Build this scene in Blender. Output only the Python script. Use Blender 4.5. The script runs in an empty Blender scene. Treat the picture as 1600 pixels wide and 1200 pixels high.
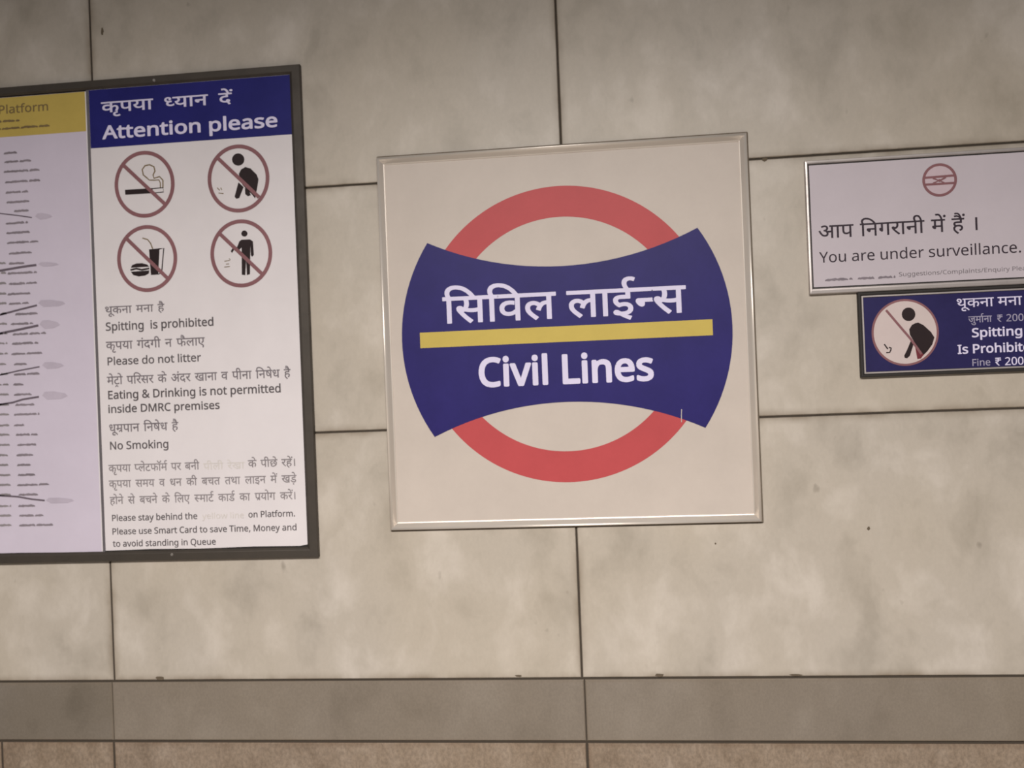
import bpy, bmesh, math, random
from mathutils import Matrix, Vector
random.seed(7)
SC = bpy.context.scene
C = SC.collection

# ------------------------------------------------------------------ camera
cam_d = bpy.data.cameras.new('camera'); cam = bpy.data.objects.new('camera', cam_d); C.objects.link(cam)
ax = [[0.993068, 0.110767, -0.039333], [0.039616, -0.000349, 0.999215], [0.110666, -0.993846, -0.004735]]          # camera x, y, z axes in the room
m = Matrix.Identity(4)
for j in range(3):
    for i in range(3): m[i][j] = ax[j][i]
m.translation = Vector((0.0, -2.4, 1.9))
cam.matrix_world = m
cam_d.sensor_width = 36.0; cam_d.lens = 36.0 * 1500 / 1600
cam_d.clip_start = 0.05
cam_d.dof.use_dof = True; cam_d.dof.focus_distance = 2.02; cam_d.dof.aperture_fstop = 3.2
SC.camera = cam

# ------------------------------------------------------------------ world, lamps, exposure
w = bpy.data.worlds.new('station_air'); SC.world = w; w.use_nodes = True
w.node_tree.nodes['Background'].inputs[0].default_value = (0.90, 0.92, 1.0, 1)
w.node_tree.nodes['Background'].inputs[1].default_value = 0.09
def tube(x, y, z, lx, ly, power, col=(1.0, 0.95, 0.90)):
    d = bpy.data.lights.new('ceiling_tube', 'AREA'); d.shape = 'RECTANGLE'; d.size = lx; d.size_y = ly
    d.energy = power; d.color = col
    o = bpy.data.objects.new('ceiling_tube', d); C.objects.link(o); o.location = (x, y, z)
    return o
tube(-0.2, -3.3, 3.20, 2.2, 0.45, 318)
SC.view_settings.view_transform = 'Standard'; SC.view_settings.look = 'None'
SC.view_settings.gamma = 1.0; SC.view_settings.use_curve_mapping = False
SC.view_settings.exposure = 0.0

# ------------------------------------------------------------------ materials
def newmat(name, col, rough=0.5, metal=0.0, spec=0.5):
    mt = bpy.data.materials.new(name); mt.use_nodes = True
    b = mt.node_tree.nodes['Principled BSDF']
    b.inputs['Base Color'].default_value = (*col, 1); b.inputs['Roughness'].default_value = rough
    b.inputs['Metallic'].default_value = metal; b.inputs['Specular IOR Level'].default_value = spec
    return mt
class N:
    def __init__(s, mt): s.t = mt.node_tree; s.b = s.t.nodes['Principled BSDF']
    def n(s, ty, **k):
        nd = s.t.nodes.new(ty)
        for a, v in k.items(): setattr(nd, a, v)
        return nd
    def l(s, a, b): s.t.links.new(a, b)
    def noise(s, vec, scale, detail=4, rough=0.55, dist=0.0):
        nd = s.n('ShaderNodeTexNoise'); nd.inputs['Scale'].default_value = scale; nd.inputs['Detail'].default_value = detail
        nd.inputs['Roughness'].default_value = rough; nd.inputs['Distortion'].default_value = dist
        s.l(vec, nd.inputs['Vector']); return nd.outputs['Fac']
    def ramp(s, fac, stops):
        nd = s.n('ShaderNodeValToRGB'); e = nd.color_ramp.elements
        while len(e) < len(stops): e.new(0.5)
        for q, (p, c) in zip(e, stops):
            q.position = p; q.color = (*c, 1) if isinstance(c, tuple) else (c, c, c, 1)
        s.l(fac, nd.inputs[0]); return nd.outputs[0]
    def mix(s, fac, a, b, mode='MIX'):
        nd = s.n('ShaderNodeMix', data_type='RGBA', blend_type=mode)
        for i, v in ((0, fac), (6, a), (7, b)):
            if isinstance(v, (int, float)): nd.inputs[i].default_value = v
            elif isinstance(v, tuple): nd.inputs[i].default_value = (*v, 1)
            else: s.l(v, nd.inputs[i])
        return nd.outputs[2]
    def mapped(s, scale=(1, 1, 1), rnd=0.0):
        tc = s.n('ShaderNodeTexCoord'); mp = s.n('ShaderNodeMapping'); mp.inputs['Scale'].default_value = scale
        if rnd:
            oi = s.n('ShaderNodeObjectInfo'); mu = s.n('ShaderNodeMath', operation='MULTIPLY'); mu.inputs[1].default_value = rnd
            s.l(oi.outputs['Random'], mu.inputs[0])
            ad = s.n('ShaderNodeVectorMath', operation='ADD'); s.l(tc.outputs['Object'], ad.inputs[0]); s.l(mu.outputs[0], ad.inputs[1])
            s.l(ad.outputs[0], mp.inputs[0])
        else: s.l(tc.outputs['Object'], mp.inputs[0])
        return mp.outputs[0]
    def bump(s, h, strength, dist=0.002):
        nd = s.n('ShaderNodeBump'); nd.inputs['Strength'].default_value = strength; nd.inputs['Distance'].default_value = dist
        s.l(h, nd.inputs['Height']); s.l(nd.outputs[0], s.b.inputs['Normal'])

def stone(name, base, light, dark, rough, cloud=5.0, grain=120.0, grain_amt=0.02, edge=(0.20, 0.15, 0.10), edge_amt=0.70, bump=0.05, spec=0.4, spots=0.5, stretch=(1.0, 1.0, 0.7)):
    mt = newmat(name, base, rough, spec=spec); q = N(mt); v = q.mapped(stretch, 37.0)
    big = q.noise(v, cloud, 4, 0.55, 0.22)
    c = q.ramp(big, [(0.30, dark), (0.46, base), (0.52, base), (0.70, light)])
    veins = q.noise(v, cloud * 2.2, 4, 0.55, 0.5)
    c = q.mix(q.ramp(veins, [(0.56, 0.0), (0.78, 0.35)]), c, dark)
    warm = q.noise(v, 2.2, 2)
    c = q.mix(q.ramp(warm, [(0.35, 0.0), (0.65, 0.22)]), c, (base[0] * 1.05, base[1] * 0.99, base[2] * 0.84))
    sp = q.noise(v, 22.0, 2, 0.5)
    c = q.mix(q.ramp(sp, [(0.73, 0.0), (0.80, spots)]), c, (dark[0] * 0.5, dark[1] * 0.48, dark[2] * 0.45))
    gr = q.noise(v, grain, 2, 0.7)
    c = q.mix(grain_amt, c, q.ramp(gr, [(0.35, 0.0), (0.65, 1.0)]), 'OVERLAY')
    at = q.n('ShaderNodeAttribute', attribute_name='edge_dirt')
    en = q.noise(v, 14.0, 4); pw = q.n('ShaderNodeMath', operation='MULTIPLY'); pw2 = q.n('ShaderNodeMath', operation='POWER')
    q.l(at.outputs['Fac'], pw2.inputs[0]); pw2.inputs[1].default_value = 1.6
    q.l(pw2.outputs[0], pw.inputs[0]); q.l(q.ramp(en, [(0.30, 0.15), (0.70, 1.0)]), pw.inputs[1])
    p3 = q.n('ShaderNodeMath', operation='MULTIPLY'); q.l(pw.outputs[0], p3.inputs[0]); p3.inputs[1].default_value = edge_amt
    c = q.mix(p3.outputs[0], c, edge)
    q.l(c, q.b.inputs['Base Color'])
    q.bump(gr, bump, 0.001)
    return mt
def printed(name, col, rough=0.45, var=0.10, patch=(1, 1, 1)):
    mt = newmat(name, col, rough, spec=0.14); q = N(mt); v = q.mapped()
    a = q.noise(v, 7.0, 5, 0.6); b = q.noise(v, 90.0, 3)
    k = tuple(min(1, x * (1 + var)) for x in col); d = tuple(x * (1 - var) for x in col)
    c = q.ramp(a, [(0.3, d), (0.5, col), (0.7, k)])
    c = q.mix(var * 0.5, c, q.ramp(b, [(0.3, 0.25), (0.7, 0.75)]), 'OVERLAY')
    q.l(c, q.b.inputs['Base Color']); return mt
def metal(name, col, rough, met=0.6):
    mt = newmat(name, col, rough, met); q = N(mt); v = q.mapped()
    a = q.noise(v, 18.0, 5, 0.65)
    q.l(q.ramp(a, [(0.3, tuple(x * 0.82 for x in col)), (0.7, tuple(min(1, x * 1.12) for x in col))]), q.b.inputs['Base Color'])
    q.l(q.ramp(a, [(0.3, rough * 1.15), (0.7, rough * 0.9)]), q.b.inputs['Roughness']); return mt
M = {
 'marble': stone('pale_marble', (0.478, 0.425, 0.363), (0.58, 0.522, 0.460), (0.385, 0.340, 0.286), 0.42, cloud=8.0),
 'band': stone('grey_granite', (0.215, 0.18, 0.145), (0.245, 0.208, 0.17), (0.175, 0.145, 0.115), 0.5, cloud=7, grain=200, grain_amt=0.06, edge_amt=0.35, spots=0.15),
 'rough': stone('rough_beige_stone', (0.255, 0.195, 0.145), (0.31, 0.245, 0.19), (0.19, 0.14, 0.10), 0.7, cloud=16, grain=130, grain_amt=0.16, bump=0.5, edge=(0.16, 0.10, 0.06), edge_amt=0.6),
 'grout': newmat('dark_grout', (0.055, 0.042, 0.030), 0.9),
 'floor': stone('floor_granite', (0.30, 0.27, 0.24), (0.38, 0.34, 0.30), (0.20, 0.18, 0.16), 0.35, cloud=9, grain=200, grain_amt=0.3, edge_amt=0.3),
 'dirt': newmat('chip_dirt', (0.12, 0.09, 0.06), 0.9),
 'sign_panel': printed('cream_sign_panel', (0.575, 0.502, 0.445), 0.38, 0.04),
 'sign_frame': printed('cream_enamelled_frame', (0.74, 0.665, 0.59), 0.33, 0.03),
 'alu': metal('dull_aluminium', (0.50, 0.45, 0.43), 0.38, 0.5),
 'alu_dark': metal('dark_aluminium', (0.22, 0.20, 0.21), 0.4, 0.5),
 'case': metal('dark_brown_metal', (0.065, 0.053, 0.042), 0.5, 0.3),
 'gasket': newmat('black_gasket', (0.02, 0.016, 0.014), 0.7),
 'paper': printed('white_notice_paper', (0.74, 0.69, 0.70), 0.4, 0.03),
 'chart_paper': printed('lavender_white_paper', (0.62, 0.555, 0.65), 0.4, 0.03),
 'surv_paper': printed('surveillance_plate_white', (0.56, 0.50, 0.54), 0.4, 0.03),
 'blue': printed('navy_blue_print', (0.020, 0.020, 0.150), 0.42, 0.12),
 'blue_sign': printed('navy_blue_vinyl', (0.026, 0.020, 0.135), 0.42, 0.12),
 'blue_dark': printed('dark_navy_plate', (0.025, 0.021, 0.090), 0.45, 0.15),
 'yellow': printed('yellow_vinyl', (0.58, 0.44, 0.105), 0.42, 0.05),
 'yellow_print': printed('mustard_yellow_print', (0.52, 0.385, 0.10), 0.45, 0.06),
 'red': printed('red_vinyl', (0.50, 0.080, 0.085), 0.42, 0.05),
 'white_print': printed('white_print', (0.72, 0.67, 0.86), 0.42, 0.05),
 'smudged_white_print': printed('smudged_white_print', (0.36, 0.33, 0.44), 0.5, 0.1),
 'grey_print': printed('grey_print', (0.115, 0.10, 0.105), 0.5, 0.15),
 'smudged_print': printed('smudged_print', (0.20, 0.175, 0.19), 0.5, 0.15),
 'faint_print': printed('faint_print', (0.27, 0.24, 0.25), 0.5, 0.15),
 'line_print': printed('route_line_print', (0.145, 0.115, 0.14), 0.5, 0.12),
 'pale_smudge_print': printed('pale_smudge_print', (0.50, 0.44, 0.52), 0.5, 0.08),
 'pale_yellow_print': printed('pale_yellow_print', (0.66, 0.615, 0.58), 0.5, 0.03),
 'smear': printed('blurred_print', (0.235, 0.20, 0.225), 0.5, 0.2),
 'dark_print': printed('dark_print', (0.042, 0.030, 0.040), 0.45, 0.15),
 'black_print': printed('black_print', (0.028, 0.018, 0.019), 0.45, 0.15),
 'brown_print': printed('brown_print', (0.20, 0.14, 0.065), 0.5, 0.1),
 'maroon_print': printed('maroon_print', (0.25, 0.115, 0.125), 0.45, 0.12),
 'dark_red_print': printed('dark_red_print', (0.17, 0.035, 0.045), 0.45, 0.1),
 'cream_print': printed('cream_print', (0.62, 0.52, 0.50), 0.45, 0.04),
 'pink_print': printed('pink_print', (0.58, 0.46, 0.50), 0.45, 0.06),
 'shade_edge': newmat('brown_shade_edge', (0.16, 0.125, 0.09), 0.8),
 'screw': metal('worn_screw_metal', (0.55, 0.50, 0.45), 0.35, 0.8),
}
M['sign_frame'].node_tree.nodes['Principled BSDF'].inputs['Metallic'].default_value = 0.4
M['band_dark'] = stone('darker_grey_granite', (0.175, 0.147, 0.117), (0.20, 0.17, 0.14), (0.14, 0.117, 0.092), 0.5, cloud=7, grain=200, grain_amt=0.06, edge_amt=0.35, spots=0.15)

# ------------------------------------------------------------------ helpers
def obj(name, bm_or_mesh, mat, parent=None, smooth=False):
    if isinstance(bm_or_mesh, bmesh.types.BMesh):
        me = bpy.data.meshes.new(name); bm_or_mesh.to_mesh(me); bm_or_mesh.free()
    else: me = bm_or_mesh
    me.materials.clear(); me.materials.append(M[mat])
    if smooth:
        for p in me.polygons: p.use_smooth = True
    o = bpy.data.objects.new(name, me); C.objects.link(o)
    if parent: o.parent = parent
    return o
def empty(name, loc, label, cat):
    o = bpy.data.objects.new(name, None); C.objects.link(o); o.location = loc; o.empty_display_size = 0.05
    o['label'] = label; o['category'] = cat; return o
def local(o, parent):          # geometry is written in room coordinates; bring it under its thing
    if parent: o.data.transform(Matrix.Translation(-parent.location))
    return o
def slab(x0, x1, z0, z1, y0, y1, bev=0.0018, dirt=0.021):
    """stone with its front at y0 (towards the room) and back at y1, softened arris, dirt attribute round its rim"""
    me = bpy.data.meshes.new('slab'); V = []; A = []
    def rect(a, y, e):
        V.extend([(x0 + a, y, z0 + a), (x1 - a, y, z0 + a), (x1 - a, y, z1 - a), (x0 + a, y, z1 - a)]); A.extend([e] * 4)
    rect(0, y1, 1); rect(0, y0 + bev, 1); rect(bev, y0, 1); rect(dirt, y0, 0)
    F = [(3, 2, 1, 0)]
    for r in range(3):
        a = r * 4; b = a + 4
        for k in range(4): F.append((a + k, a + (k + 1) % 4, b + (k + 1) % 4, b + k))
    F.append((12, 13, 14, 15))
    me.from_pydata(V, [], F); me.update()
    at = me.attributes.new('edge_dirt', 'FLOAT', 'POINT')
    at.data.foreach_set('value', [float(a) for a in A])
    return me
def boxm(x0, x1, z0, z1, y0, y1, bev=0.0):
    bm = bmesh.new(); bmesh.ops.create_cube(bm, size=1)
    bmesh.ops.scale(bm, vec=(x1 - x0, y1 - y0, z1 - z0), verts=bm.verts)
    bmesh.ops.translate(bm, vec=((x0 + x1) / 2, (y0 + y1) / 2, (z0 + z1) / 2), verts=bm.verts)
    if bev: bmesh.ops.bevel(bm, geom=bm.edges[:], offset=bev, segments=2, affect='EDGES')
    return bm
def plate(pts, y_front, thick):
    """flat film or plate with outline pts (x, z)"""
    bm = bmesh.new(); n = len(pts)
    area = sum(pts[i][0] * pts[(i + 1) % n][1] - pts[(i + 1) % n][0] * pts[i][1] for i in range(n))
    if area < 0: pts = pts[::-1]
    f = [bm.verts.new((x, y_front, z)) for x, z in pts]; b = [bm.verts.new((x, y_front + thick, z)) for x, z in pts]
    from mathutils.geometry import tessellate_polygon
    for t in tessellate_polygon([[Vector((x, z, 0)) for x, z in pts]]):
        a, b_, c = (pts[k] for k in t)
        cr = (b_[0] - a[0]) * (c[1] - a[1]) - (b_[1] - a[1]) * (c[0] - a[0])
        if abs(cr) < 1e-12: continue
        bm.faces.new([f[k] for k in (t if cr > 0 else (t[0], t[2], t[1]))])
    for i in range(n): bm.faces.new((f[(i + 1) % n], f[i], b[i], b[(i + 1) % n]))
    return bm
def ringm(c, rx, ry, th, y_front, thick, seg=96):
    bm = bmesh.new(); R = []
    for i in range(seg):
        a = 2 * math.pi * i / seg; co, si = math.cos(a), math.sin(a)
        R.append([bm.verts.new((c[0] + co * (rx - d), y, c[1] + si * (ry - d))) for d, y in ((0, y_front + thick), (0, y_front), (th, y_front), (th, y_front + thick))])
    for i in range(seg):
        a, b = R[i], R[(i + 1) % seg]
        for k in range(3): bm.faces.new((a[k], b[k], b[k + 1], a[k + 1]))
    bmesh.ops.recalc_face_normals(bm, faces=bm.faces); return bm
def strokepts(pts, w):
    L = []; Rr = []; n = len(pts)
    for i in range(n):
        a = pts[max(i - 1, 0)]; b = pts[min(i + 1, n - 1)]
        d = Vector((b[0] - a[0], b[1] - a[1])); d.normalize(); nx, nz = -d.y * w / 2, d.x * w / 2
        L.append((pts[i][0] + nx, pts[i][1] + nz)); Rr.append((pts[i][0] - nx, pts[i][1] - nz))
    return L, Rr
def strokem(pts, w, y_front, thick):
    bm = bmesh.new(); L, Rr = strokepts(pts, w); q = []
    for l, r in zip(L, Rr): q.append([bm.verts.new((x, y, z)) for (x, z), y in ((l, y_front + thick), (l, y_front), (r, y_front), (r, y_front + thick))])
    for a, b in zip(q, q[1:]):
        for k in range(3): bm.faces.new((a[k], b[k], b[k + 1], a[k + 1]))
    bm.faces.new(q[0]); bm.faces.new(q[-1][::-1])
    bmesh.ops.recalc_face_normals(bm, faces=bm.faces); return bm
def smearm(p0, p1, y_front, thick):
    """an illegible printed line: a run of short uneven word blobs"""
    bm = bmesh.new(); x, x1 = p0[0], p1[0]; sl = (p1[1] - p0[1]) * 0; h = 0.0066; zb = (p0[1] + p1[1]) / 2 - h / 2
    while x < x1 - 0.004:
        wl = min(random.uniform(0.028, 0.075), x1 - x); n = max(3, int(wl / 0.0035)); top = []; bot = []
        for k in range(n + 1):
            u = x + wl * k / n; e = 0.55 if k in (0, n) else 1.0
            top.append((u, zb + h * random.uniform(0.72, 1.05) * e)); bot.append((u, zb + h * random.uniform(-0.05, 0.2)))
        T = [bm.verts.new((a, y_front, b)) for a, b in top]; B = [bm.verts.new((a, y_front, b)) for a, b in bot]
        for k in range(n): bm.faces.new((B[k], B[k + 1], T[k + 1], T[k]))
        x += wl + 0.0025
    return bm
PROF = {  # frame sections: (distance in from the outer edge, height off the wall)
 'name': [(0, 0), (0, 0.0105), (0.0008, 0.0132), (0.0022, 0.0150), (0.0042, 0.0160), (0.0062, 0.0163), (0.0085, 0.0158), (0.0115, 0.0148), (0.0145, 0.0138), (0.0175, 0.0128), (0.0200, 0.0118), (0.0203, 0.0090), (0.0203, 0)],
 'case': [(0, 0), (0, 0.0135), (0.001, 0.0145), (0.020, 0.0145), (0.022, 0.0140), (0.0245, 0.0115), (0.0265, 0.0100), (0.0275, 0.0092), (0.0275, 0)],
 'thin': [(0, 0), (0, 0.0115), (0.001, 0.0135), (0.0045, 0.0140), (0.0062, 0.0135), (0.0070, 0.0120), (0.0074, 0.0085), (0.0074, 0)],
}
def frame(parent, x0, x1, z0, z1, prof, mat, sides=(0, 1, 2, 3), widths=(1, 1, 1, 1)):
    """four mitred lengths, each its own part"""
    fr = []
    for s in sides:
        bm = bmesh.new(); pr = PROF[prof]; e = [[], []]
        for u0, hgt in pr:
            uu = [u0 * k for k in widths]   # bottom, right, top, left
            cor = [(x0 + uu[3], z0 + uu[0]), (x1 - uu[1], z0 + uu[0]), (x1 - uu[1], z1 - uu[2]), (x0 + uu[3], z1 - uu[2])]
            for k in range(2):
                x, z = cor[(s + k) % 4]; e[k].append(bm.verts.new((x, -hgt, z)))
        n = len(pr)
        for i in range(n - 1): bm.faces.new((e[0][i], e[1][i], e[1][i + 1], e[0][i + 1]))
        bm.faces.new(e[0][::-1]); bm.faces.new(e[1])
        bmesh.ops.recalc_face_normals(bm, faces=bm.faces)
        o = local(obj('frame_side', bm, mat, parent), parent); fr.append(o)
        for i, p in enumerate(o.data.polygons): p.use_smooth = (prof == 'name' and 2 <= i <= 8)
    return fr

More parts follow.
